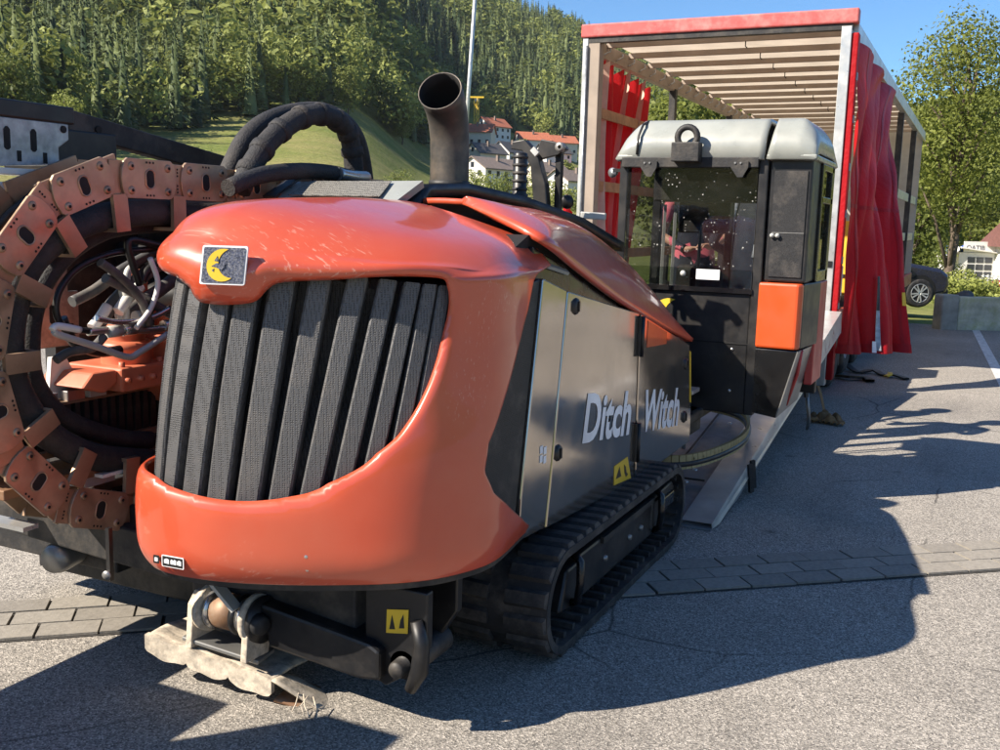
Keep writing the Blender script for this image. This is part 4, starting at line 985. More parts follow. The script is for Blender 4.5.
# ------------------------------------------------------------------ carriage, gearbox, frames
gb = MB(); gb.box((-3.08,2.66,.985),(-2.80,3.25,1.075)); gb.prism([(2.60,.99),(2.66,1.02),(2.66,1.07),(2.55,1.07),(2.50,1.02)], 'x', -3.05,-2.82); gb.prism([(2.88,.99),(3.25,.99),(3.25,.80),(3.02,.84)], 'x', -3.02,-2.80)
gbo = gb.build('gearbox', M['orange_part'], rig, bevel=.01)
for cx_, cy_, r_, z0, z1 in ((-2.92,2.80,.10,1.07,1.16),(-2.92,2.80,.075,1.16,1.22),(-2.90,3.02,.115,1.07,1.17),(-2.90,3.02,.07,1.17,1.26),(-2.98,2.90,.06,1.16,1.42)):
    MB().lathe([(0,z1),(r_*.86,z1),(r_,z1-.012),(r_,z1-.03),(r_*.93,z1-.035),(r_*.93,z0)], (cx_,cy_,0), (0,0,1), 22).build('gear_motor', M['orange_part'], gbo)
for k in range(9):
    MB().lathe([(0,.02),(.011,.02),(.012,0)], (-2.80,2.68+.062*k,1.03), (1,0,0), 6).build('flange_bolt', M['orange_part'], gbo)
for k in range(6): MB().lathe([(0,.018),(.012,.018),(.012,0)], (-2.83-.03*(k%2),2.69+.095*k,1.075), (0,0,1), 6).build('flange_bolt', M['orange_part'], gbo)
for k, (cx_, cy_, cz_) in enumerate(((-2.80,2.63,1.215),(-2.80,2.70,1.215),(-2.82,2.79,1.215),(-2.80,2.90,1.215),(-2.84,2.80,1.255),(-2.80,2.98,1.20))):
    MB().cyl((cx_,cy_-.03,cz_),(cx_,cy_+.03,cz_),.022,8).build('fitting', M['steel'] if k % 2 else M['light_grey'], gbo)
# rack beam with teeth
rk = MB(); rk.box((-3.06,2.20,.775),(-2.90,3.35,.80)); rk.box((-3.06,2.2,.80),(-3.02,3.35,.955)); rko = rk.build('rack_beam', M['rust'], rig, bevel=.004)
th = MB().prism([(-.016,0),(.016,0),(.010,.15),(-.010,.15)], 'x', -.05, .04).mesh('rack_tooth', M['black_rough'])
for k in range(26): piece('rack_tooth', th, rko, (-2.965, 2.24+.041*k, .80))
for k in range(26): pass
MB().box((-3.02,2.2,.952),(-2.92,3.3,.962)).build('rack_cap', M['rust'], rko)
MB().box((-3.0,2.15,.70),(-2.80,3.3,.735)).build('rail', M['rust'], rig, bevel=.004)
for y_, z_ in ((2.52,.70),(2.44,.615)):
    bk = MB(); bk.box((-2.86,y_,z_),(-2.76,y_+.14,z_+.012)); bk.box((-2.86,y_,z_-.05),(-2.85,y_+.14,z_)); bk.build('hose_bracket', M['white'], rig)
# galvanised plate with slots and black frame above
gp = MB(); gp.prism([(2.05,1.76),(2.585,1.80),(2.585,1.86),(2.63,1.89),(2.63,1.945),(2.05,1.945)], 'x', -3.005, -2.99); gpo = gp.build('slotted_plate', M['galv'], rig, bevel=.003)
slot = MB().prism([(-.012,-.03),(-.004,-.037),(.004,-.037),(.012,-.03),(.012,.03),(.004,.040),(-.004,.040),(-.012,.03)], 'x', 0, .004).mesh('slot', M['dark_hole'])
for y_ in (2.17,2.30,2.405,2.51): piece('slot', slot, gpo, (-2.992, y_-.03, 1.875))
slot2 = MB().prism([(-.008,-.018),(.008,-.018),(.008,.018),(-.008,.018)], 'x', 0, .004).mesh('slot', M['dark_hole'])
for y_ in (2.24,2.44,2.545): piece('slot', slot2, gpo, (-2.992, y_-.02, 1.82))
MB().cyl((-2.992,2.607,1.925),(-2.987,2.607,1.925),.013,14).build('slot', M['dark_hole'], gpo)
fb = MB(); fb.box((-3.12,2.0,1.945),(-2.985,2.655,2.005)); fb.box((-3.30,2.60,1.79),(-3.02,2.88,1.93)); fb.build('upper_frame', M['black'], rig, bevel=.006)
bm2 = MB(); bm2.beam((-3.06,2.64,1.965),(-3.06,3.62,1.835),.06,.085); bm2.beam((-3.14,2.8,1.80),(-3.10,3.8,1.79),.06,.05); bmo = bm2.build('upper_beam', M['black_rough'], rig, bevel=.005)
MB().cyl((-3.028,2.80,1.942),(-3.024,2.80,1.942),.014,12).build('beam_hole', M['dark_hole'], bmo)
for z_, t_ in ((1.70,.030),(1.755,.022)): MB().box((-3.05,2.0,z_),(-2.96,2.66,z_+t_)).build('guide_rail', M['white'], rig, bevel=.003)
MB().box((-3.42,2.85,.55),(-3.36,5.9,1.72)).build('back_plate', M['black_rough'], rig)
MB().box((-3.5,3.2,.5),(-2.55,6.2,.62)).box((-3.36,3.3,.62),(-2.6,6.0,1.62)).build('rod_box', M['black_rough'], rig, bevel=.01)
for k in range(3): MB().cyl((-3.3,3.18,1.30+.16*k),(-2.85,3.14,1.30+.16*k),.06,16).build('drill_rod', M['black'], rig)
mp_ = MB(); mp_.prism([(2.73,1.10),(2.92,1.10),(2.92,1.32),(2.87,1.32),(2.87,1.46),(2.84,1.52),(2.80,1.46),(2.77,1.30),(2.73,1.23)], 'x', -3.31, -3.30); mpo = mp_.build('mount_plate', M['galv'], rig, bevel=.003)
piece('slot', slot, mpo, (-3.30,2.79,1.23)); piece('slot', slot2, mpo, (-3.30,2.88,1.17))
MB().lathe([(.012,0),(.026,0),(.026,.012),(.012,.012),(.012,0)], (-3.305,2.85,1.50), (1,0,0), 16).build('lug_ring', M['galv'], mpo)
bp = MB(); bp.prism([(2.48,.96),(2.70,.99),(2.70,1.03),(2.60,1.05),(2.56,1.12),(2.50,1.12)], 'x', -2.99,-2.97); bp.build('bracket_plate', M['white'], rig)
for y_, m_ in ((2.40,'galv'),(2.52,'steel'),(2.62,'light_grey')): MB().box((-2.96,y_,.96),(-2.92,y_+.08,1.0)).build('clamp_block', M[m_], rig, bevel=.004)
# low frame on the left
lf = MB(); lf.box((-3.2,2.62,.40),(-2.42,2.76,.58)); lf.box((-3.15,2.76,.30),(-2.5,3.4,.5)); lf.prism([(-3.3,.40),(-2.5,.36),(-2.5,.50),(-3.3,.56)], 'y', 2.56, 2.62); lf.box((-3.6,2.92,.10),(-2.46,3.0,.66)); lf.box((-3.6,2.70,.26),(-2.9,2.92,.60)); lf.build('lower_frame', M['black_rough'], rig, bevel=.008)
MB().box((-3.2,2.20,.585),(-2.78,2.26,.60)).build('guide_rail', M['alu'], rig)
MB().lathe([(0,.012),(.03,.012),(.035,.0),(.06,0),(.07,-.02),(.07,-.2)], (-2.95,2.80,.40), (.3,-1,0), 22).build('swivel', M['black_rough'], rig)
MB().lathe([(0,.03),(.05,.03),(.06,0),(.06,-.2)], (-3.08,2.58,.33), (.3,-1,0), 18).build('anchor_end', M['grey'], rig)
MB().beam((-2.5,2.30,.62),(-2.5,2.30,.44),.016,.016).build('rod', M['black'], rig); MB().lathe([(0,.004),(.015,.004),(.015,0)], (-2.505,2.29,.46), (.3,-1,0), 14).build('tag_plate', M['grey'], rig)
for nm, r_, mt, pts in HOSES:
    if mt == 'black_rough': mt = 'grey_hose'
    MB().tube(dense(pts, 5), r_, 12).build(nm, M[mt], rig)
for t_ in range(10):     # tied wraps on the big loop
    p = HOSES[1][3]; q = Vector(crom(p, .8+t_*.75)); MB().lathe([(.046,-.022),(.052,-.015),(.053,.015),(.046,.022)], q, Vector(crom(p, min(.9+t_*.75, 7.9)))-q if t_ < 9 else (0,0,1), 14).build('hose_wrap', M['hose'], rig)
# drill frame running on past the left edge of the picture (throws the shadow at the lower left)
df = MB(); df.box((-3.40,1.15,.56),(-3.30,2.35,.70)); df.box((-3.16,1.15,.46),(-3.06,2.2,.68)); df.box((-3.38,1.15,.56),(-3.1,2.3,.62)); df.box((-3.40,1.08,.45),(-3.06,1.48,1.06)); dfo = df.build('drill_frame', M['black_rough'], rig, bevel=.01)
MB().box((-3.26,.74,.05),(-2.96,.98,1.68)).build('anchor_post', M['black_rough'], dfo, bevel=.01); MB().box((-3.3,.84,.66),(-3.05,1.15,.80)).build('anchor_bracket', M['black_rough'], dfo)
MB().lathe([(0,0),(.06,.0),(.02,-.28),(0,-.30)], (-3.10,.88,.06), (0,0,1), 12).box((-3.36,1.20,1.06),(-3.2,1.40,1.12)).build('vise', M['orange_part'], dfo)
# ------------------------------------------------------------------ posts and loader arm behind the cover
fl = MB(); fl.lathe([(0,1.70),(.04,1.70),(.045,1.78),(.036,1.79),(.036,1.985),(.03,1.99),(0,1.99)], (-2.17,4.72,0), (0,0,1), 20); flo = fl.build('air_cleaner', M['black'], rig)
for k in range(5): MB().lathe([(.036,0),(.041,.004),(.041,.012),(.036,.016)], (-2.17,4.72,1.80+.04*k), (0,0,1), 20).build('cleaner_ring', M['black_rough'], flo)
ar = MB(); ar.prism([(-2.20,1.62),(-2.12,1.62),(-2.15,1.85),(-2.20,2.0),(-2.28,2.08),(-2.35,2.07),(-2.36,2.03),(-2.29,2.02),(-2.24,1.94)], 'y', 5.0, 5.06); ar.box((-2.125,5.07,1.55),(-2.09,5.11,2.03)); ar.prism([(-2.24,1.97),(-2.10,2.0),(-2.05,2.03),(-2.07,2.06),(-2.20,2.085)], 'y', 5.04, 5.08)
aro = ar.build('loader_arm', M['black'], rig, bevel=.005)
MB().lathe([(.010,0),(.026,0),(.026,.03),(.010,.03)], (-2.075,5.03,2.04), (0,-1,0), 16).build('arm_eye', M['grey'], aro)
MB().beam((-2.22,4.98,2.03),(-2.19,4.98,2.0),.02,.03).build('arm_tip', M['alu'], aro)
ml = MB(); ml.cyl((-2.19,5.3,1.50),(-2.203,5.3,2.03),.012,10); mlo = ml.build('mirror_pole', M['light_grey'], rig)
MB().lathe([(0,-.02),(.03,-.015),(.04,0),(.035,.012),(0,.014)], (-2.14,5.30,1.76), (.7,-.7,0), 20).build('mirror', M['black'], mlo)
MB().beam((-2.10,5.42,1.69),(-1.96,5.45,1.685),.05,.04).build('connector_block', M['light_grey'], rig, bevel=.006)
# ------------------------------------------------------------------ cab
YF = 5.90; YB = 6.66; XL, XS, XR = -2.045, -1.165, -.905; ZB, ZT = .545, 2.045
cb = MB()
for x0, x1 in ((XL,XL+.055),(XS-.045,XS+.012)): cb.box((x0,YF,ZB if x0 > -1.5 else 1.25),(x1,YF+.07,ZT))     # front posts
cb.box((XL+.055,YF+.012,ZB),(XS-.045,YF+.05,1.262))                 # panel below the windscreen
cb.box((XL+.055,YF+.005,2.005),(XS-.045,YF+.06,ZT))                  # head rail
cb.box((XL,YB-.05,.6),(XR,YB,1.06)); cb.box((XL,YB-.06,1.06),(XL+.06,YB,ZT)); cb.box((XR-.07,YB-.06,1.0),(XR-.01,YB,ZT)); cb.box((XL,YB-.06,1.95),(XR,YB,ZT))
cb.box((-1.55,YB-.05,1.06),(-1.50,YB-.01,1.95))
cb.box((XL,YF,ZB),(XL+.05,YB,1.15)); cb.box((XL,YF+.03,.56),(XS,YB,.62)); cb.box((XL,YF+.05,2.03),(XR,YB,2.06))
cab = cb.build('cab', M['black'], rig, bevel=.008)
# roof: two moulded pieces with a groove between them
def roof_sec(x0, x1, rl, rr):
    def f(u, v):
        a = u*math.pi; x = x0+(x1-x0)*u
        zr = 2.075+.195*min(1, (min(u*(x1-x0)/rl if rl else 1, (1-u)*(x1-x0)/rr if rr else 1))**.45) if (rl or rr) else 2.27
        y = YF-.035+(YB+.10-YF)*v; fr = min(1, (v/.16)**.45, ((1-v)/.2)**.5); return (x, y, 2.035+(zr-2.035)*max(fr, .0))
    return f
MB().grid(roof_sec(XL-.02, XS-.012, .14, 0), 26, 24).build('cab_roof', M['roof_grey'], cab, solid=.03, off=-1)
MB().grid(roof_sec(XS+.0, XR+.02, .03, .10), 18, 24).build('cab_roof', M['roof_grey'], cab, solid=.03, off=-1)
MB().box((XL-.01,YF-.03,2.03),(XS-.012,YB,2.06)).box((XS,YF-.03,2.03),(XR+.018,YB+.06,2.06)).build('roof_rim', M['roof_grey'], cab, bevel=.008)
MB().tube([(-1.93,YF-.037,2.06),(-1.93,YF-.02,2.17),(-1.92,YF+.03,2.24),(-1.91,YF+.12,2.268)], .008, 8).build('roof_seam', M['black_rough'], cab)
# windscreen with its frame bar, hinges and handle
ws = MB().box((XL+.055,YF-.004,1.285),(XS-.046,YF+.004,2.0)).build('windscreen', M['glass_dirty'], cab)
MB().box((XL+.03,YF-.012,1.262),(XS-.035,YF+.0,1.290)).build('windscreen_bar', M['black_gloss'], ws); MB().box((XL+.055,YF-.010,1.296),(XS-.046,YF-.0045,1.40)).build('lower_film', M['glass'], ws)
MB().box((-1.535,YF-.013,1.335),(-1.395,YF-.011,1.395)).build('paper_note', M['letter'], ws)
MB().lathe([(0,.02),(.014,.018),(.018,.008),(.010,0)], (-1.615,YF-.004,1.365), (0,-1,0), 14).build('handle_knob', M['light_grey'], ws)
vb = MB().box((XL+.02,YF-.035,1.985),(XS-.04,YF-.002,2.045)).build('visor_bar', M['black_rough'], cab, bevel=.005)
for x_ in (-1.855,-1.315):
    MB().prism([(-.055+x_,2.02),(.055+x_,2.02),(.055+x_,1.985),(.025+x_,1.93),(-.005+x_,1.93),(-.045+x_,1.985)], 'y', YF-.05, YF-.037).build('hinge', M['black_rough'], vb)
    for q in (-.02,.012): MB().cyl((x_+q,YF-.05,2.01),(x_+q,YF-.056,2.01),.006,8).build('bolt', M['grey'], vb)
le = MB(); le.box((-1.70,YF-.11,2.015),(-1.535,YF-.03,2.125)); lr = le.build('lifting_bracket', M['black_rough'], cab, bevel=.005)
MB().tube([(-1.617+.058*math.cos(a),YF-.07,2.155+.058*math.sin(a)) for a in [k*math.pi/10 for k in range(20)]], .019, 10, closed=True).build('lifting_eye', M['black_rough'], lr)
# right-hand column: dark storage panel, orange panel, lower box
c1 = MB(); c1.box((XS+.014,YF+.02,1.34),(XR-.005,YF+.36,ZT)); c1.build('storage_panel', M['black'], cab, bevel=.012)
MB().box((XS+.045,YF+.012,1.37),(XR-.03,YF+.022,1.97)).build('panel_inset', M['vent'], cab); MB().box((XS+.05,YF+.010,1.62),(XR-.03,YF+.020,1.624)).build('panel_seam', M['grey'], cab)
for x_ in (XS+.055,XS+.085): MB().lathe([(0,.03),(.012,.028),(.014,.01),(.010,0)], (x_,YF+.02,1.605), (0,-1,0), 12).build('panel_knob', M['light_grey'], cab)
MB().prism([(XS+.0,YF-.01),(XR-.03,YF-.02),(XR-.012,YF+.01),(XR-.012,YF+.06),(XS+.0,YF+.06)], 'z', .955, 1.335).build('orange_panel', M['orange_door'], cab, bevel=.014); MB().prism([(XS+.02,YF+.06),(XR-.012,YF+.06),(XR+.03,YF+.42),(XS+.02,YF+.42)], 'z', .955, 1.335).build('corner_box', M['black'], cab, bevel=.008)
MB().prism([(XS+.0,.565),(XR-.11,.545),(XR-.015,.95),(XS+.0,.95)], 'y', YF-.0, YF+.42).build('lower_box', M['black_gloss'], cab, bevel=.008)
MB().add([(XR-.108,YF,.55),(XR-.012,YF,.945),(XR+.01,YF+.42,.945),(XR-.06,YF+.42,.60)], [(0,1,2,3)]).build('lower_side', M['grey'], cab, solid=.006)
MB().tube([(XR-.01,YF+.10,.945),(XR-.03,YF+.14,.80),(XR-.09,YF+.18,.60)], .012, 8).build('red_pipe', M['red_paint'], cab)
# side door and window frames along the right side
sd = MB()
for y0, y1, z0, z1 in ((YF+.30,YF+.36,1.34,2.03),(YB-.08,YB+.02,1.0,2.03),(YF+.33,YB,1.33,1.40),(YF+.33,YB,1.80,1.84),(YF+.33,YB,1.99,2.03)): sd.box((XR-.03,y0,z0),(XR+.012,y1,z1))
sdo = sd.build('side_door', M['black_gloss'], cab, bevel=.006)
MB().box((XR-.012,YF+.36,1.40),(XR-.006,YB-.08,1.80)).build('side_window', M['glass'], sdo); MB().box((XR-.012,YF+.36,1.84),(XR-.006,YB-.08,1.99)).build('side_window', M['glass'], sdo)
MB().box((XR-.03,YF+.40,.70),(XR+.02,YB,1.33)).build('door_skin', M['red_paint'], sdo, bevel=.008)
for x_, z_ in ((-1.70,.93),(-1.30,.93),(-1.30,.68),(-1.72,.68)): MB().lathe([(0,.006),(.008,.006),(.010,0)], (x_,YF+.012,z_), (0,-1,0), 10).build('screw', M['steel'], cab)
MB().box((XL+.055,YF+.006,.962),(XS-.045,YF+.012,.970)).build('panel_joint', M['dark_hole'], cab)
# crescent decal on the lower front panel
flat(Vector((-1.695,YF+.012,1.10)), Vector((0,-1,0)), Vector((1,0,0)), Vector((0,0,1)), [(x, y) for x, y in crescent(.11, .07, .01, .10)]).build('crescent_decal', M['yellow'], cab)
# seat, console and grab rail inside, lamp on the left post
st = MB(); st.box((-1.80,6.36,.85),(-1.50,6.46,1.40)); st.box((-1.80,6.05,.80),(-1.45,6.45,.93)); st.build('seat', M['black_rough'], cab, bevel=.04, seg=3)
MB().box((-1.84,6.52,1.60),(-1.50,6.60,1.98)).build('dark_backing', M['black'], cab, bevel=.01)  # black panel added to darken the view through the windscreen
MB().box((-1.98,6.40,1.80),(-1.22,6.62,2.0)).build('ceiling_console', M['black_rough'], cab, bevel=.01)
MB().tube(dense([(-1.58,6.10,1.25),(-1.575,6.10,1.60),(-1.53,6.10,1.69),(-1.48,6.10,1.66)], 5), .010, 8).build('grab_rail', M['grey'], cab)
for x_ in (-1.93,-1.86): MB().beam((x_,6.5,1.15),(x_+.01,6.48,1.78),.018,.018).build('window_mullion', M['light_grey'], cab)
MB().lathe([(0,-.045),(.018,-.04),(.030,-.01),(.030,.0),(0,.004)], (-2.105,YF+.03,1.955), (-.3,-1,-.1), 16).build('work_lamp', M['galv'], cab)
MB().beam((-2.10,YF+.03,1.97),(-2.04,YF+.03,1.97),.02,.02).build('lamp_arm', M['black'], cab)
# cab mount, hitch parts, small yellow drag chain under the cab
cm = MB(); cm.box((-2.3,5.35,.42),(-1.47,5.95,.56)); cm.box((-1.66,5.50,.40),(-1.47,5.66,.68)); cm.box((-1.95,5.6,.50),(-1.45,6.55,.56)); cm.build('cab_mount', M['black_rough'], rig, bevel=.01)
MB().box((-1.62,5.56,.69),(-1.43,5.72,.715)).build('mount_cap', M['alu'], rig, bevel=.005)
for x_ in (-1.55,-1.48): MB().cyl((x_,5.62,.36),(x_,5.62,.46),.013,10).build('pin', M['steel'], rig)
sc_ = dense([(-1.80,5.40,.30),(-1.55,5.47,.30),(-1.42,5.60,.30),(-1.33,5.90,.30),(-1.28,6.25,.31),(-1.30,6.55,.33),(-1.38,6.80,.36),(-1.52,6.92,.38),(-1.75,6.95,.40)], 8)
small = MB().tube([(p[0],p[1],p[2]-.012) for p in sc_], .020, 8).build('hose', M['black'], rig)
M['chain_yellow'] = pm('weathered_yellow_plastic', (.42,.33,.15), .7, var=.4, vs=12, dust=(.2,.16,.1), damt=.6, ds=20)
acc = 0; last = None; sm = MB().box((-.021,-.010,-.042),(.021,.010,.042)).cyl((-.010,-.010,.014),(-.010,.010,.014),.008,8).cyl((.010,-.010,-.014),(.010,.010,-.014),.008,8).mesh('cable_link', M['chain_yellow'])
schain = MB().tube([(p[0],p[1],p[2]) for p in sc_], .008, 6).build('cable_chain', M['chain_yellow'], rig)
for a, b in zip(sc_, sc_[1:]):
    va, vb = Vector(a), Vector(b); seg_ = (vb-va).length; d_ = (vb-va).normalized(); t_ = -acc
    while t_+.046 <= seg_:
        t_ += .046; p = va+d_*t_; piece('cable_link', sm, schain, p, (0, -math.asin(d_.z), math.atan2(d_.y, d_.x)))
    acc = (seg_-t_)
# ------------------------------------------------------------------ curtain-sided trailer with ramp
TR = thing('trailer', 'curtain-sided low trailer with open roof frame, red tarpaulins and lowered ramp', 'trailer', (-2.68, 10.3, 0))
XA, XB, Y0, Y1 = -4.02, -1.32, 10.32, 22.0
MB().box((XA,Y0+.05,.66),(XB,Y1,.80)).build('bed', pm('trailer_deck', (.16,.11,.075), .75, var=.4, vs=4), TR)
MB().box((XB-.02,Y0+.02,.60),(XB+.02,Y1,.82)).build('side_rave', M['red_paint'], TR, bevel=.006)
MB().box((XA-.02,Y0+.02,.60),(XA+.02,Y1,.82)).build('side_rave', M['red_paint'], TR, bevel=.006)
M['tan_post'] = pm('tan_frame', (.30,.24,.19), .6, dust=DUST, damt=.3)
pl_ = MB(); pl_.box((XA+.03,Y0,.45),(XA+.16,Y0+.14,3.56)); plo = pl_.build('rear_pillar', M['tan_post'], TR, bevel=.006)
MB().box((XA-.03,Y0-.01,.45),(XA+.03,Y0+.12,3.58)).build('pillar_trim', M['alu'], plo, bevel=.004)
MB().tube([(XA+.02,Y0-.02,.6),(XA+.02,Y0-.02,3.5)], .012, 8).build('lock_rod', M['galv'], plo)
pr_ = MB(); pr_.box((XB-.10,Y0-.01,.10),(XB-.005,Y0+.10,3.56)); pro = pr_.build('rear_pillar', M['alu'], TR, bevel=.006)
MB().box((XB-.005,Y0+.01,.16),(XB+.06,Y0+.14,3.50)).build('pillar_flap', M['red_tarp'], pro, bevel=.01)
for z_ in (.9,1.35,1.8,2.25,2.7,3.1): MB().box((XB+.056,Y0+.03,z_-.035),(XB+.070,Y0+.085,z_+.035)).build('clip', M['galv'], pro)
MB().box((XB-.09,Y0-.02,1.28),(XB-.02,Y0-.01,1.34)).build('clip', M['black'], pro)
hd = MB(); hd.box((XA-.05,Y0-.03,3.585),(XB+.05,Y0+.10,3.72)); hdo = hd.build('rear_header', pm('faded_red_paint', (.50,.085,.08), .5, dust=(.6,.4,.36), damt=.4, ds=5), TR, bevel=.015)
MB().box((XA,Y0-.005,3.53),(XB,Y0+.08,3.583)).build('header_shadow_gap', M['black_rough'], hdo)
for x_, nm in ((XA,'roof_rail'),(XB,'roof_rail')):
    r_ = MB(); r_.box((x_-.045,Y0+.10,3.44),(x_+.045,Y1,3.60)); ro = r_.build(nm, M['tan_post'] if x_ == XA else M['alu'], TR, bevel=.005)
    if x_ == XA:
        for k in range(26): MB().tube([(x_+.06,Y0+.4+.42*k,3.47),(x_+.10,Y0+.5+.42*k,3.52),(x_+.06,Y0+.6+.42*k,3.57)], .008, 5).build('roof_scissor', M['galv'], ro)
MB().grid(lambda u, v: (XA+.04+(XB-XA-.08)*u, Y0+.09+(Y1-Y0-.1)*v, 3.655-.012*abs(math.sin(v*math.pi*15))), 8, 90).build('roof_tarpaulin', M['roof_tarp'], TR)
bow = MB().box((XA+.04,-.022,-.03),(XB-.04,.022,.03)).mesh('roof_bow', M['tan_post'])
r = root_loc(TR)
for k in range(15): piece('roof_bow', bow, TR, (0, Y0+.55+.76*k, 3.595))
hk = MB().tube([(0,0,0),(0,.0,-.05),(.02,0,-.07)], .006, 5).mesh('roof_hook', M['black'])
for k in range(15): piece('roof_hook', hk, TR, (-2.45, Y0+.55+.76*k, 3.565))
# left curtain, gathered to the rear: pleated sheet with bare strapping between folds
def lcur(u, v):
    z = 3.40-2.62*v; lean = .62*(1-v)**1.6
    y = Y0+.16+(1.45+lean*.9)*u; x = XA-.02+.075*math.sin(u*46+v*1.2)+.03*math.sin(u*19+v*5)+.05*v*math.sin(u*7)
    return (x, y, z-.10*u*(1-v)+.05*math.sin(u*46)*(v < .02))
MB().grid(lcur, 110, 24).build('side_curtain', M['red_tarp'], TR)
for k, (u_, w_) in enumerate(((.12,.03),(.45,.025),(.72,.03))):
    MB().grid(lambda a, v, u_=u_, w_=w_: tuple(Vector(lcur(u_+w_*a, v))+Vector((.085,0,0))), 3, 16).build('curtain_lining', pm('pale_lining', (.62,.42,.33), .8), TR)
def lcur2(u, v): return (XA-.18-.12*u+.05*math.sin(u*20), Y0+.05+.5*u, 1.95-1.2*v-.5*u)
MB().grid(lcur2, 30, 10).build('curtain_tail', M['red_tarp'], TR)
for z_ in (2.83,2.05,1.3): MB().box((XA+.10,Y0+.15,z_-.055),(XA+.125,13.55,z_+.055)).build('side_board', M['wood'], TR, bevel=.004)
for x_ in (XA+.02,XB-.03):
    for y_ in (13.6,16.9,19.9):
        if x_ > -2 and y_ < 15: continue
        MB().box((x_-.045,y_-.05,.8),(x_+.045,y_+.05,3.46)).build('side_post', M['black_rough'], TR, bevel=.005)
MB().box((XA,Y1-.08,.8),(XB,Y1,3.6)).build('front_wall', pm('front_panel', (.40,.38,.34), .6, dust=DUST, damt=.3), TR)
for z_ in (1.55,2.25): MB().box((XB-.05,17.0,z_-.07),(XB-.02,Y1-.1,z_+.07)).build('side_board', M['alu'], TR, bevel=.004)
# right curtain hanging open
OUT_ = [(3.44,-1.27,14.6),(3.0,-1.18,13.2),(2.4,-1.06,12.3),(1.9,-.96,11.75),(1.2,-.80,11.4),(.42,-.66,11.2)]
def rcur(u, v):
    t = v*5; z, xo, yo = crom([(a, b, c) for a, b, c in OUT_], t)
    x0, y0 = -1.265, Y0+.12; f = u
    x = x0+(xo-x0)*f**(1+.5*(1-v)); y = y0+(yo-y0)*f
    n = Vector((yo-y0, -(xo-x0), 0)); n.normalize()
    ph = u*8.2+.9*math.sin(v*2.6+u*2); w = (.035+.055*v)*(2*abs(math.sin(ph))**.7-1)+.012*(2*abs(math.sin(u*19+v*3.1))**.8-1)*(.4+.6*v)+.028*math.sin(v*8+u*6)*math.sin(u*4+v*3)+.012*math.sin(v*23+u*17)
    return (x+n.x*w, y+n.y*w, z-.02*u)
MB().grid(rcur, 150, 80).build('side_curtain', M['red_tarp'], TR)
def stp(v0, v1, u0, off): 
    return lambda a, b: tuple(Vector(rcur(u0+.035*a, v0+(v1-v0)*b))+Vector((.02,-.03,0))*off)
MB().grid(stp(.80,.985,.50,1.0), 3, 20).build('buckle_strap', M['galv'], TR); MB().grid(stp(.80,.88,.495,1.3), 3, 8).build('buckle', M['black'], TR)
MB().grid(stp(.955,.995,.47,1.2), 3, 6).build('strap_patch', M['letter'], TR); MB().grid(stp(.84,.87,.94,1.2), 3, 4).build('marker_tape', M['yellow'], TR)
def rband(u0, u1, v0, v1, off): return lambda a, b: tuple(Vector(rcur(u0+(u1-u0)*a, v0+(v1-v0)*b))+Vector((.55,-.83,0))*off)
M['red_hem'] = tarp_mat('red_webbing', (.36,.009,.013), .05)
MB().grid(rband(0,1,.965,.998,.007), 150, 3).build('curtain_hem', M['red_hem'], TR); MB().grid(rband(0,1,.60,.612,.006), 150, 2).build('curtain_seam', M['red_hem'], TR)
for u_ in (.10,.30,.74,.92): MB().grid(rband(u_,u_+.022,.02,.985,.006), 2, 80).build('curtain_strap', M['red_hem'], TR)
# running gear
wh_t = MB().lathe([(.27,-.12),(.40,-.13),(.445,-.10),(.455,-.06),(.455,.06),(.445,.10),(.40,.13),(.27,.12)], (0,0,0), (1,0,0), 36).mesh('tyre', M['rubber'])
wh_r = MB().lathe([(0,.02),(.09,.03),(.11,.0),(.16,.0),(.20,-.05),(.25,-.04),(.27,.10),(.28,.12)], (0,0,0), (1,0,0), 30).mesh('rim', M['light_grey'])
for y_ in (10.98,12.05,13.12):
    for x_, s in ((XB-.14,1),(XA+.14,-1)):
        ty = piece('tyre', wh_t, TR, (x_, y_, .455)); rr = link(bpy.data.objects.new('rim', wh_r), ty); rr.rotation_euler = (0,0,0 if s > 0 else math.pi)
    MB().box((XA+.2,y_-.06,.40),(XB-.2,y_+.06,.52)).build('axle', M['black_rough'], TR)
for x_ in (-3.1,-2.25): MB().box((x_-.07,Y0+.3,.42),(x_+.07,Y1,.66)).build('chassis_beam', M['black_rough'], TR)
MB().box((XB-.16,Y0+.03,.14),(XB-.01,Y0+.26,.62)).build('rear_guard', M['red_paint'], TR, bevel=.008)
MB().box((XB-.26,11.5,.16),(XB-.03,11.56,.62)).build('mud_flap', M['black'], TR); MB().box((XB-.26,10.42,.30),(XB-.0,10.46,.64)).build('mud_flap', M['black'], TR)
MB().box((XB-.07,14.3,.20),(XB-.03,19.5,.62)).build('side_guard', pm('blue_box', (.03,.06,.14), .5), TR, bevel=.01)
MB().box((XB-.015,11.62,.30),(XB+.0,11.9,.46)).build('side_reflector', M['alu'], TR)
MB().box((XB-.26,Y0-.01,.62),(XB-.02,Y0+.03,.78)).build('tail_lamp', pm('lamp_red', (.5,.02,.02), .2), TR)
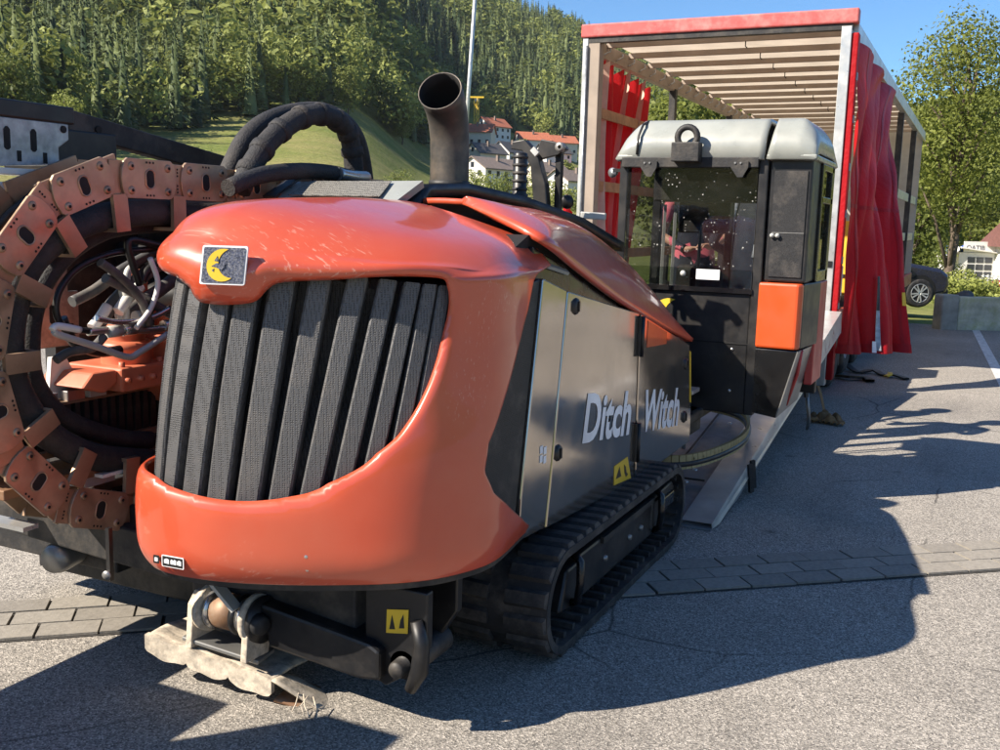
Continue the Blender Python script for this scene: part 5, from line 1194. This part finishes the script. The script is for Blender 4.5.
# ramp
ra = MB(); RX0, RX1 = -3.95, -1.21
def rz(y): return .035+(y-5.26)*.1535
for a, b in ((RX0,-3.05),(-3.03,-2.02),(-2.0,RX1)): ra.add([(a,5.26,.012),(b,5.26,.012),(b,10.3,rz(10.3)),(a,10.3,rz(10.3)),(a,5.26,.002),(b,5.26,.002),(b,5.9,.02),(a,5.9,.02),(b,10.3,rz(10.3)-.12),(a,10.3,rz(10.3)-.12)], [(0,1,2,3),(5,4,7,6),(6,7,9,8),(0,4,5,1),(2,8,9,3),(1,5,6),(1,6,8,2),(0,7,4),(0,3,9,7)])
M['ramp'] = pm('ramp_steel', (.30,.305,.315), .5, .4, var=.45, vs=3, dust=(.3,.28,.25), damt=.4, bump=.2, bs=30)
ramp = ra.build('ramp', M['ramp'], TR)
for x0 in (RX1-.17,):
    MB().add([(RX1-.17,5.275,rz(5.275)+.002),(RX1,5.275,rz(5.275)+.002),(RX1,10.25,rz(10.25)+.055),(RX1-.17,10.25,rz(10.25)+.055),(RX1+.012,5.42,.005),(RX1+.012,10.25,rz(10.25)-.15),(RX1+.004,5.275,.012)], [(0,1,2,3),(1,6,4,5,2)]).build('ramp_edge', M['alu'], ramp)
for y_ in (5.85,7.4,8.9): MB().box((-1.98,y_-.004,rz(y_)-.005),(RX1-.19,y_+.004,rz(y_)+.006)).build('plate_joint', M['black_rough'], ramp)
MB().beam((-1.62,5.85,rz(5.85)+.004),(-1.62,10.2,rz(10.2)+.004),.012,.006).build('plate_joint', M['black_rough'], ramp)
for y_ in (5.62,5.80,6.0,6.9,7.5): MB().lathe([(0,.006),(.013,.006),(.015,0)], (-1.50,y_,rz(y_)), (0,-.15,1), 10).build('bolt', M['steel'], ramp)
for y_ in (6.15,6.22,8.15): MB().beam((RX1+.015,y_,rz(y_)+.02),(RX1+.03,y_+.02,rz(y_)-.16),.02,.03).build('ramp_hook', M['black_rough'], ramp)
rg = MB(); rg.tube([(RX1+.02,8.25,rz(8.25)-.14),(RX1+.05,8.28,.10),(RX1+.03,8.34,.03)], .015, 6); rg.build('ramp_leg', M['grey'], ramp)
# cargo inside the trailer
def crate(name, label, cat, lo, hi, m):
    c = thing(name, label, cat, ((lo[0]+hi[0])/2, (lo[1]+hi[1])/2, lo[2]))
    MB().box((lo[0],lo[1],lo[2]+.10),hi).build('body', m, c, bevel=.015)
    for k in range(3):
        y_ = lo[1]+(hi[1]-lo[1])*(.08+.36*k); MB().box((lo[0],y_,lo[2]),(hi[0],y_+.10,lo[2]+.10)).build('skid', M['wood'], c)
    MB().box((lo[0]+.02,lo[1]-.012,lo[2]+.3),(hi[0]-.02,lo[1]-.001,lo[2]+.34)).build('band', M['black'], c)
crate('crate', 'yellow crate inside the trailer by its right pillar', 'crate', (-1.80,12.2,.8), (-1.42,13.0,1.75), pm('yellow_crate', (.72,.42,.03), .6))
crate('packing_box', 'pale packing box inside the trailer in front of the yellow crate', 'box', (-1.75,11.2,.8), (-1.42,11.9,1.25), pm('pale_card', (.62,.55,.45), .8))
crate('packing_box', 'tall wrapped white pallet load deep inside the trailer', 'box', (-3.6,19.8,.8), (-2.6,21.2,2.2), pm('white_wrap', (.62,.61,.58), .4))
# straps and rag on the asphalt
sp = thing('lashing_strap', 'black lashing strap with yellow hook lying beside the trailer wheels', 'strap', (-1.05,12.0,0))
def ribbon(path, w, h=.006):
    mb = MB(); vs = []
    for i, p in enumerate(path):
        a = Vector(path[max(i-1,0)]); b = Vector(path[min(i+1,len(path)-1)]); d = (b-a).normalized(); n = Vector((-d.y,d.x,0))*w/2
        q = Vector(p); vs += [q-n, q+n, q+n+Vector((0,0,h)), q-n+Vector((0,0,h))]
    return mb.add(vs, [(i*4+k, (i+1)*4+k, (i+1)*4+(k+1)%4, i*4+(k+1)%4) for i in range(len(path)-1) for k in range(4)])
ribbon(dense([(-1.36,12.45,.05),(-1.20,12.15,.01),(-1.05,12.3,.03),(-.92,12.12,.008),(-.80,12.1,.02),(-.66,11.95,.008)], 5), .07, .02).build('webbing', M['black'], sp)
ribbon(dense([(-1.38,11.7,.01),(-1.22,11.55,.03),(-1.08,11.7,.01),(-1.0,11.5,.01)], 5), .09, .03).build('webbing', M['black'], sp)
ribbon(dense([(-.86,12.22,.03),(-.84,12.05,.035),(-.88,11.95,.02)], 5), .05, .015).build('hook', M['yellow'], sp)
rag = thing('crumpled_rag', 'crumpled rust-brown rag lying on the asphalt below the trailer corner', 'rag', (-1.12,8.85,0))
def ragf(u, v):
    x = (u-.5)*.26+.03*math.sin(v*5); y = (v-.5)*.22+.03*math.sin(u*4)
    return (-1.10+x, 8.85+y, .012+.085*abs(math.sin(u*5.3+v*7.1+.7)*math.cos(v*4.2-u*6.7))*(math.sin(u*math.pi)*math.sin(v*math.pi))**.4+.02*math.sin(u*17+v*13)**2)
MB().grid(ragf, 26, 20).build('cloth', pm('rag_cloth', (.28,.15,.06), .9, var=.6, vs=14), rag, solid=.006)
ribbon(dense([(-1.12,8.92,.04),(-1.15,8.98,.12),(-1.19,9.05,.22),(-1.22,9.1,.27)], 4), .035, .01).build('cord_end', pm('rag_cord', (.35,.2,.09), .9), rag)
# ------------------------------------------------------------------ people seen through the cab glass
SKIN = pm('skin', (.50,.27,.17), .55, var=.1); 
def person(label, base, rot, joints, edges, radii, zones, hair_c, extras=None):
    root = thing('person', label, 'person', base, rot)
    names = list(joints); me = bpy.data.meshes.new('body'); me.from_pydata([joints[n] for n in names], [(names.index(a), names.index(b)) for a, b in edges], [])
    o = bpy.data.objects.new('body_tmp', me); COL.objects.link(o)
    md = o.modifiers.new('skin', 'SKIN'); md.use_smooth_shade = True
    for i, n in enumerate(names):
        me.skin_vertices[0].data[i].radius = radii[n] if isinstance(radii[n], tuple) else (radii[n], radii[n]); me.skin_vertices[0].data[i].use_root = (n == 'pelvis')
    o.modifiers.new('sub', 'SUBSURF').levels = 2; o.modifiers['sub'].render_levels = 2
    bm2_ = bpy.data.meshes.new_from_object(o.evaluated_get(bpy.context.evaluated_depsgraph_get())); bpy.data.objects.remove(o)
    bm2_.materials.clear(); mats = []
    for p in bm2_.polygons:
        c = p.center; m = zones(c)
        if m not in mats: mats.append(m)
        p.material_index = mats.index(m); p.use_smooth = True
    for m in mats: bm2_.materials.append(m)
    link(bpy.data.objects.new('body', bm2_), root)
    hd_ = Vector(joints['head']); hm = MB()
    def hf(u, v):
        a = u*2*math.pi; e = v*math.pi*.62; rr = .108*(1+.03*math.sin(a*7)*math.sin(e*5)); return (hd_.x+math.sin(e)*math.cos(a)*rr*.92, hd_.y-.012+math.sin(e)*math.sin(a)*rr*1.08, hd_.z+.012+math.cos(e)*rr*1.12)
    hm.grid(hf, 20, 10).build('hair', pm('hair', hair_c, .7), root, org=(0,0,0))
    for s in (-1, 1):
        MB().lathe([(0,.005),(.010,.004),(.013,0)], (hd_.x+.034*s,hd_.y+.094,hd_.z-.005), (0,1,0), 10).build('eye', M['letter'], root, org=(0,0,0))
        MB().lathe([(0,.012),(.018,.010),(.026,0)], (hd_.x+.088*s,hd_.y-.005,hd_.z-.015), (s,0,0), 10).build('ear', SKIN, root, org=(0,0,0))
    MB().prism([(.0,-.035),(.030,-.03),(.006,.02)], 'x', -.013, .013).build('nose', SKIN, root, org=(-hd_.x, -hd_.y-.095, -hd_.z))
    MB().box((-.025,0,-.006),(.025,.006,.006)).build('mouth', pm('lips', (.35,.12,.10), .5), root, org=(-hd_.x, -hd_.y-.092, -hd_.z+.055))
    if extras: extras(root)
    return root
def hand(J, E, Rd, side, wrist, d, up):
    d = Vector(d).normalized(); up = Vector(up).normalized(); sx = d.cross(up).normalized(); w = Vector(wrist)
    J['palm'+side] = tuple(w+d*.05); E.append(('wrist'+side, 'palm'+side)); Rd['palm'+side] = (.030,.016)
    for k, (off, L) in enumerate(((-.027,.058),(-.009,.068),(.009,.072),(.027,.064))):
        a = w+d*.088+sx*off; b = a+d*L*.5-up*.010; c = b+d*L*.32-up*.028
        J['f%d%s' % (k, side)] = tuple(a); J['g%d%s' % (k, side)] = tuple(b); J['h%d%s' % (k, side)] = tuple(c)
        E += [('palm'+side, 'f%d%s' % (k, side)), ('f%d%s' % (k, side), 'g%d%s' % (k, side)), ('g%d%s' % (k, side), 'h%d%s' % (k, side))]
        for q in 'fgh': Rd['%s%d%s' % (q, k, side)] = .0088
    a = w+d*.030-sx*.042; b = a+d*.035-sx*.016-up*.01
    J['t0'+side] = tuple(a); J['t1'+side] = tuple(b); E += [('palm'+side, 't0'+side), ('t0'+side, 't1'+side)]; Rd['t0'+side] = .011; Rd['t1'+side] = .009
def base_body(elL, wrL, elR, wrR, bend=0., dirL=(0,1,0), dirR=(0,1,0), shin=0):
    yb = bend
    J = {'pelvis': (0,0,.95), 'waist': (0,.01+yb*.25,1.10), 'chest': (0,yb*.7,1.30), 'neckb': (0,yb*.95,1.46), 'neck': (0,.015+yb*1.05,1.53), 'chin': (0,.035+yb*1.15,1.60), 'head': (0,.02+yb*1.25,1.68), 'crown': (0,.01+yb*1.3,1.755),
     'shL': (-.19,yb*.9,1.41), 'elL': elL, 'wristL': wrL, 'shR': (.19,yb*.9,1.41), 'elR': elR, 'wristR': wrR,
     'hipL': (-.095,0,.90), 'kneeL': (-.11,.03,.49), 'ankL': (-.115,-.02,.09), 'toeL': (-.13,.16,.035), 'hipR': (.095,0,.90), 'kneeR': (.11,.05,.49), 'ankR': (.12,.0,.09), 'toeR': (.135,.18,.035)}
    E = [('pelvis','waist'),('waist','chest'),('chest','neckb'),('neckb','neck'),('neck','chin'),('chin','head'),('head','crown'),('chest','shL'),('shL','elL'),('elL','wristL'),('chest','shR'),('shR','elR'),('elR','wristR'),
     ('pelvis','hipL'),('hipL','kneeL'),('kneeL','ankL'),('ankL','toeL'),('pelvis','hipR'),('hipR','kneeR'),('kneeR','ankR'),('ankR','toeR')]
    Rd = dict(pelvis=(.155,.115), waist=(.145,.105), chest=(.165,.115), neckb=(.075,.07), neck=.055, chin=(.062,.075), head=(.080,.098), crown=(.060,.075), shL=.068, shR=.068, elL=.043, elR=.043, wristL=.027, wristR=.027, hipL=.090, hipR=.090, kneeL=.060, kneeR=.060, ankL=.042, ankR=.042, toeL=(.042,.03), toeR=(.042,.03))
    hand(J, E, Rd, 'L', wrL, dirL, (0,0,1)); hand(J, E, Rd, 'R', wrR, dirR, (0,0,1))
    return J, E, Rd
PINK = pm('pink_polo', (.72,.16,.20), .85, var=.15); NAVY = pm('navy_work_jacket', (.018,.022,.035), .8, var=.3); JEAN = pm('dark_trousers', (.03,.035,.05), .85); SHOE = pm('work_boot', (.03,.022,.016), .7); STRIP = pm('reflective_strip', (.50,.53,.56), .35, .3)
J, E, Rd = base_body((-.27,.0,1.12), (-.12,.20,1.02), (.28,-.04,1.10), (.07,.12,.99), 0., (.6,.7,.2), (-.75,.5,.25))
def z1(c):
    ax = abs(c.x)
    if c.z > 1.50: return SKIN
    if c.z < .12: return SHOE
    if c.z < .93 and not (c.y > .10): return JEAN
    if (c.z < 1.20 and (ax > .205 or c.y > .135)): return SKIN
    if ax < .175 and c.z > 1.02: return NAVY
    return PINK
def ex1(root):
    MB().lathe([(.030,0),(.035,.004),(.035,.022),(.030,.026)], (.095,.103,1.003), (-.8,.6,-.4), 16).build('wristwatch', M['black'], root, org=(0,0,0))
person('man in a pink polo shirt seen through the cab windscreen, forearm raised', (-2.11, 8.0, rz(8.0)+.01), rad(196), J, E, Rd, z1, (.02,.015,.012), ex1)
J, E, Rd = base_body((-.30,.02,1.12), (-.22,.25,1.02), (.30,.05,1.14), (.20,.28,1.05), .12, (.2,.9,-.2), (-.2,.9,-.2))
def z2(c):
    ax = abs(c.x)
    if c.z > 1.475: return SKIN
    if c.z < .12: return SHOE
    if c.z < .92 and c.y < .2: return JEAN
    if c.y > .262 and c.z < 1.2: return SKIN
    return NAVY
def ex2(root):
    for s in (-1, 1): MB().tube([(.105*s,-.075,1.03),(.115*s,-.045,1.18),(.12*s,-.025,1.32),(.115*s,.04,1.47)], [.026,.026,.026,.022], 8).build('reflective_strip', STRIP, root, org=(0,0,0))
person('person in dark work jacket with reflective strips seen from behind through cab glass', (-1.60, 7.55, rz(7.55)+.01), rad(-14), J, E, Rd, z2, (.012,.010,.008), ex2)
# ------------------------------------------------------------------ low concrete wall, car, far buildings
wd = Vector((.86,.51,0)); wn_ = Vector((-.51,.86,0)); w0 = Vector((-.58,18.66,0))
M['mossy'] = pm('mossy_concrete', (.58,.54,.40), .9, var=.45, vs=4, dust=(.36,.36,.14), damt=.75, ds=5, bump=.4, bs=25)
cw = thing('concrete_wall', 'low mossy concrete wall at the edge of the parking lot', 'wall', tuple(w0))
ang_w = math.atan2(wd.y, wd.x)
blk = MB().box((.006,0,-.3),(1.194,.26,.565)).mesh('wall_block', M['mossy'])
for k in range(6):
    o = piece('wall_block', blk, cw, w0+wd*(1.2*k+.30), (0,0,ang_w)); bv = o.modifiers.new('bevel','BEVEL'); bv.width = .02; bv.segments = 2
eb = MB().box((-.0,-.02,-.3),(.30,.28,.60)).mesh('end_block', pm('dark_concrete', (.34,.32,.27), .9, var=.4, vs=5)); o = piece('end_block', eb, cw, w0, (0,0,ang_w)); o.modifiers.new('bevel','BEVEL').width = .02
def boulder(label, k, s):
    p = w0+wd*k+wn_*.36; mb = MB()
    mb.grid(lambda u, v: (math.cos(u*6.2832)*math.sin(v*math.pi)*s*(1+.12*math.sin(u*19+v*7)), math.sin(u*6.2832)*math.sin(v*math.pi)*s*.8*(1+.1*math.cos(u*12.6+3)), -math.cos(v*math.pi)*s*.9*(1+.08*math.sin(u*25))), 20, 12)
    o = mb.build('boulder', pm('dark_boulder', (.10,.10,.105), .85, var=.4, vs=6)); o.location = (p.x, p.y, .50); tag(o, label, 'boulder', 'boulders behind the concrete wall')
boulder('dark round boulder peeping over the left end of the low wall', .62, .17); boulder('dark round boulder peeping over the middle of the low wall', 1.45, .18)
vg = MB(); 
def car(label, px, d, rot, paint, zoff=0):
    x, y = at(px, d); z = terrain_h(x, y)+zoff
    root = thing('car', label, 'car', (x, y, z), rot); Lp = lambda name, mb, m, par=root, bev=0, seg=3: mb.build(name, m, par, org=(0,0,0), bevel=bev, seg=seg)
    prof = [(-2.1,.32),(-1.75,.28),(1.55,.26),(2.02,.34),(2.10,.55),(2.06,.80),(1.85,.93),(1.10,1.05),(.85,1.06),(-1.95,1.02),(-2.18,.85)]
    body = Lp('body', MB().prism(prof, 'y', -.90, .90), paint, bev=.09)
    gh = MB(); n = 12
    base = [(1.02,1.02),(.30,1.50),(-.2,1.60),(-1.2,1.60),(-1.75,1.48),(-2.05,1.0)]
    vs = [(a, s*(.84 if b < 1.2 else .64), b) for s in (-1, 1) for a, b in base]; k = len(base)
    gh.add(vs, [tuple(range(k)), tuple(range(2*k-1,k-1,-1))]+[(i, i+k, (i+1)%k+k, (i+1)%k) for i in range(k)])
    Lp('roof', gh, paint, bev=.06)
    for s in (-1, 1):
        Lp('side_window', MB().add([(.72,s*.835,1.10),(.25,s*.70,1.44),(-.45,s*.67,1.52),(-.45,s*.83,1.10)], [(0,1,2,3)]), M['pane'], bev=0).location = (0, s*.012, 0)
        Lp('side_window', MB().add([(-.52,s*.83,1.10),(-.52,s*.67,1.52),(-1.3,s*.67,1.52),(-1.5,s*.83,1.10)], [(0,1,2,3)]), M['pane']).location = (0, s*.012, 0)
        Lp('headlight', MB().add([(2.09,s*.55,.72),(1.98,s*.86,.74),(1.80,s*.895,.86),(2.05,s*.55,.82)], [(0,1,2,3)]), M['letter']).location = (.012, s*.012, .01)
        Lp('mirror', MB().box((.62,s*.90 if s > 0 else -1.06,1.05),(.78,1.06 if s > 0 else -.90,1.18)), paint, bev=.03)
        for wx in (1.35,-1.32):
            Lp('wheel_arch', MB().cyl((wx,s*.80,.40),(wx,s*.909,.40),.38,28), M['dark_hole'])
            ty = Lp('tyre', MB().lathe([(.22,.05),(.30,.07),(.335,.05),(.345,0),(.345,-.14),(.32,-.17)], (wx,s*.86,.345), (0,s,0), 30), M['rubber'])
            rm = MB(); rm.lathe([(.225,.05),(.215,.06),(.20,.04),(.195,-.05)], (wx,s*.86,.345), (0,s,0), 30); rm.lathe([(0,.05),(.045,.05),(.05,.03)], (wx,s*.86,.345), (0,s,0), 14)
            for q in range(10):
                a = math.pi*q/5+(.10 if q % 2 else -.10); rm.beam((wx+.03*math.cos(a),s*.895,.345+.03*math.sin(a)),(wx+.21*math.cos(a),s*.90,.345+.21*math.sin(a)),.045,.03)
            Lp('rim', rm, M['alu'], ty); Lp('brake_disc', MB().lathe([(0,0),(.15,0)], (wx,s*.84,.345), (0,s,0), 20), M['grey'], ty)
    Lp('windscreen', MB().add([(1.0,-.78,1.06),(1.0,.78,1.06),(.34,.62,1.49),(.34,-.62,1.49)], [(0,1,2,3)]), M['pane']).location = (.02, 0, .012)
    Lp('grille', MB().box((2.08,-.45,.55),(2.11,.45,.72)), M['black']); Lp('bumper', MB().box((2.0,-.8,.30),(2.13,.8,.46)), M['black'], bev=.04)
    return root
xw, yw = at(915, 25.2)
camr = math.atan2(_r0.y, _r0.x)
car('dark parked car with alloy wheels behind the red curtain', 845, 24.6, camr+rad(6), pm('car_dark_paint', (.02,.02,.035), .2, var=.1, coat=.8), .24)
car('red car at the very right edge beyond the garden', 1017, 80, camr+rad(180), pm('car_red_paint', (.55,.02,.02), .25, var=.1, coat=.8))
# white pavilion with lettering, blue tarpaulin stack, brown-roofed building
x, y = at(970, 110); z = terrain_h(x, y)
pv = thing('pavilion', 'small white pavilion with window grid and lettering behind the garden', 'pavilion', (x, y, z), camr)
MB().box((-2.0,0,0),(1.9,3.5,3.0)).build('wall', M['wall_white'], pv, org=(0,0,0))
MB().box((-1.6,-.08,3.05),(2.0,.02,4.2)).build('sign_board', M['wall_white'], pv, org=(0,0,0)); MB().prism([(-3.2,2.2),(-2.0,3.6),(2.2,3.05),(2.2,2.95),(-2.0,3.45)], 'y', -.5, 3.6).build('roof', M['wall_white'], pv, org=(0,0,0))
for i in range(3):
    for j in range(3): MB().box((-1.05+.95*i,-.05,.35+.78*j),(-.25+.95*i,.02,.95+.78*j)).build('window', M['pane'], pv, org=(0,0,0))
cu = bpy.data.curves.new('lettering', 'FONT'); cu.body = 'OATIB'; cu.size = .7; cu.extrude = .01
tmp = bpy.data.objects.new('t', cu); COL.objects.link(tmp); me = bpy.data.meshes.new_from_object(tmp.evaluated_get(bpy.context.evaluated_depsgraph_get())); bpy.data.objects.remove(tmp)
me.materials.clear(); me.materials.append(pm('faded_letter', (.12,.12,.13), .6)); o = link(bpy.data.objects.new('lettering', me), pv); o.location = (-1.35,-.10,3.3); o.rotation_euler = (math.pi/2,0,0)
x, y = at(948, 112); z = terrain_h(x, y)
tp = thing('tarpaulin_stack', 'blue tarpaulin covered stack left of the white pavilion', 'tarpaulin', (x, y, z), camr)
MB().grid(lambda u, v: (-1.6+3.4*u, -.8+2.2*v, 2.6+1.1*math.sin(v*math.pi)**.6+.12*math.sin(u*17)), 16, 10).build('sheet', pm('blue_tarp', (.02,.10,.52), .5), tp, org=(0,0,0), solid=.05); MB().box((-1.5,-.7,0),(1.7,1.3,2.7)).build('stack', M['wall_white'], tp, org=(0,0,0))
x, y = at(1056, 105); z = terrain_h(x, y)
bb = thing('house', 'brown-roofed white building at the right edge beyond the garden', 'house', (x, y, z), camr+rad(8))
MB().box((-4,0,0),(6,7,3.9)).build('wall', M['wall_white'], bb, org=(0,0,0)); MB().prism([(-.8,3.6),(7.8,3.6),(3.5,6.4)], 'x', -5, 7).build('roof', pm('roof_maroon', (.16,.07,.06), .8), bb, org=(0,0,0))
for x_ in (-2.5,.2,2.9): MB().box((x_,-.04,1.2),(x_+1.1,.02,2.5)).build('window', M['pane'], bb, org=(0,0,0))
x, y = at(994, 90); z = terrain_h(x, y)
fn = thing('garden_fence', 'short white garden fence right of the pavilion', 'fence', (x, y, z), camr)
for k in range(8): MB().box((-1.5+.42*k,0,0),(-1.38+.42*k,.08,1.15)).build('picket', M['white'], fn, org=(0,0,0))
for z_ in (.3,.95): MB().box((-1.6,.08,z_),(1.8,.12,z_+.1)).build('rail', M['white'], fn, org=(0,0,0))
# ------------------------------------------------------------------ thin valley haze round everything but the sky
hz = MB().box((-1950,-1950,-12),(1950,1950,345)).build('haze', None)
hm = bpy.data.materials.new('haze_air'); hm.use_nodes = True; hm.node_tree.nodes.clear()
ho = hm.node_tree.nodes.new('ShaderNodeOutputMaterial'); hv = hm.node_tree.nodes.new('ShaderNodeVolumePrincipled')
hv.inputs['Color'].default_value = (.80,.88,1,1); hv.inputs['Density'].default_value = .00006; hv.inputs['Anisotropy'].default_value = .2
hm.node_tree.links.new(hv.outputs[0], ho.inputs['Volume']); hz.data.materials.clear(); hz.data.materials.append(hm)
tag(hz, 'thin pale haze in the valley air', kind='stuff')
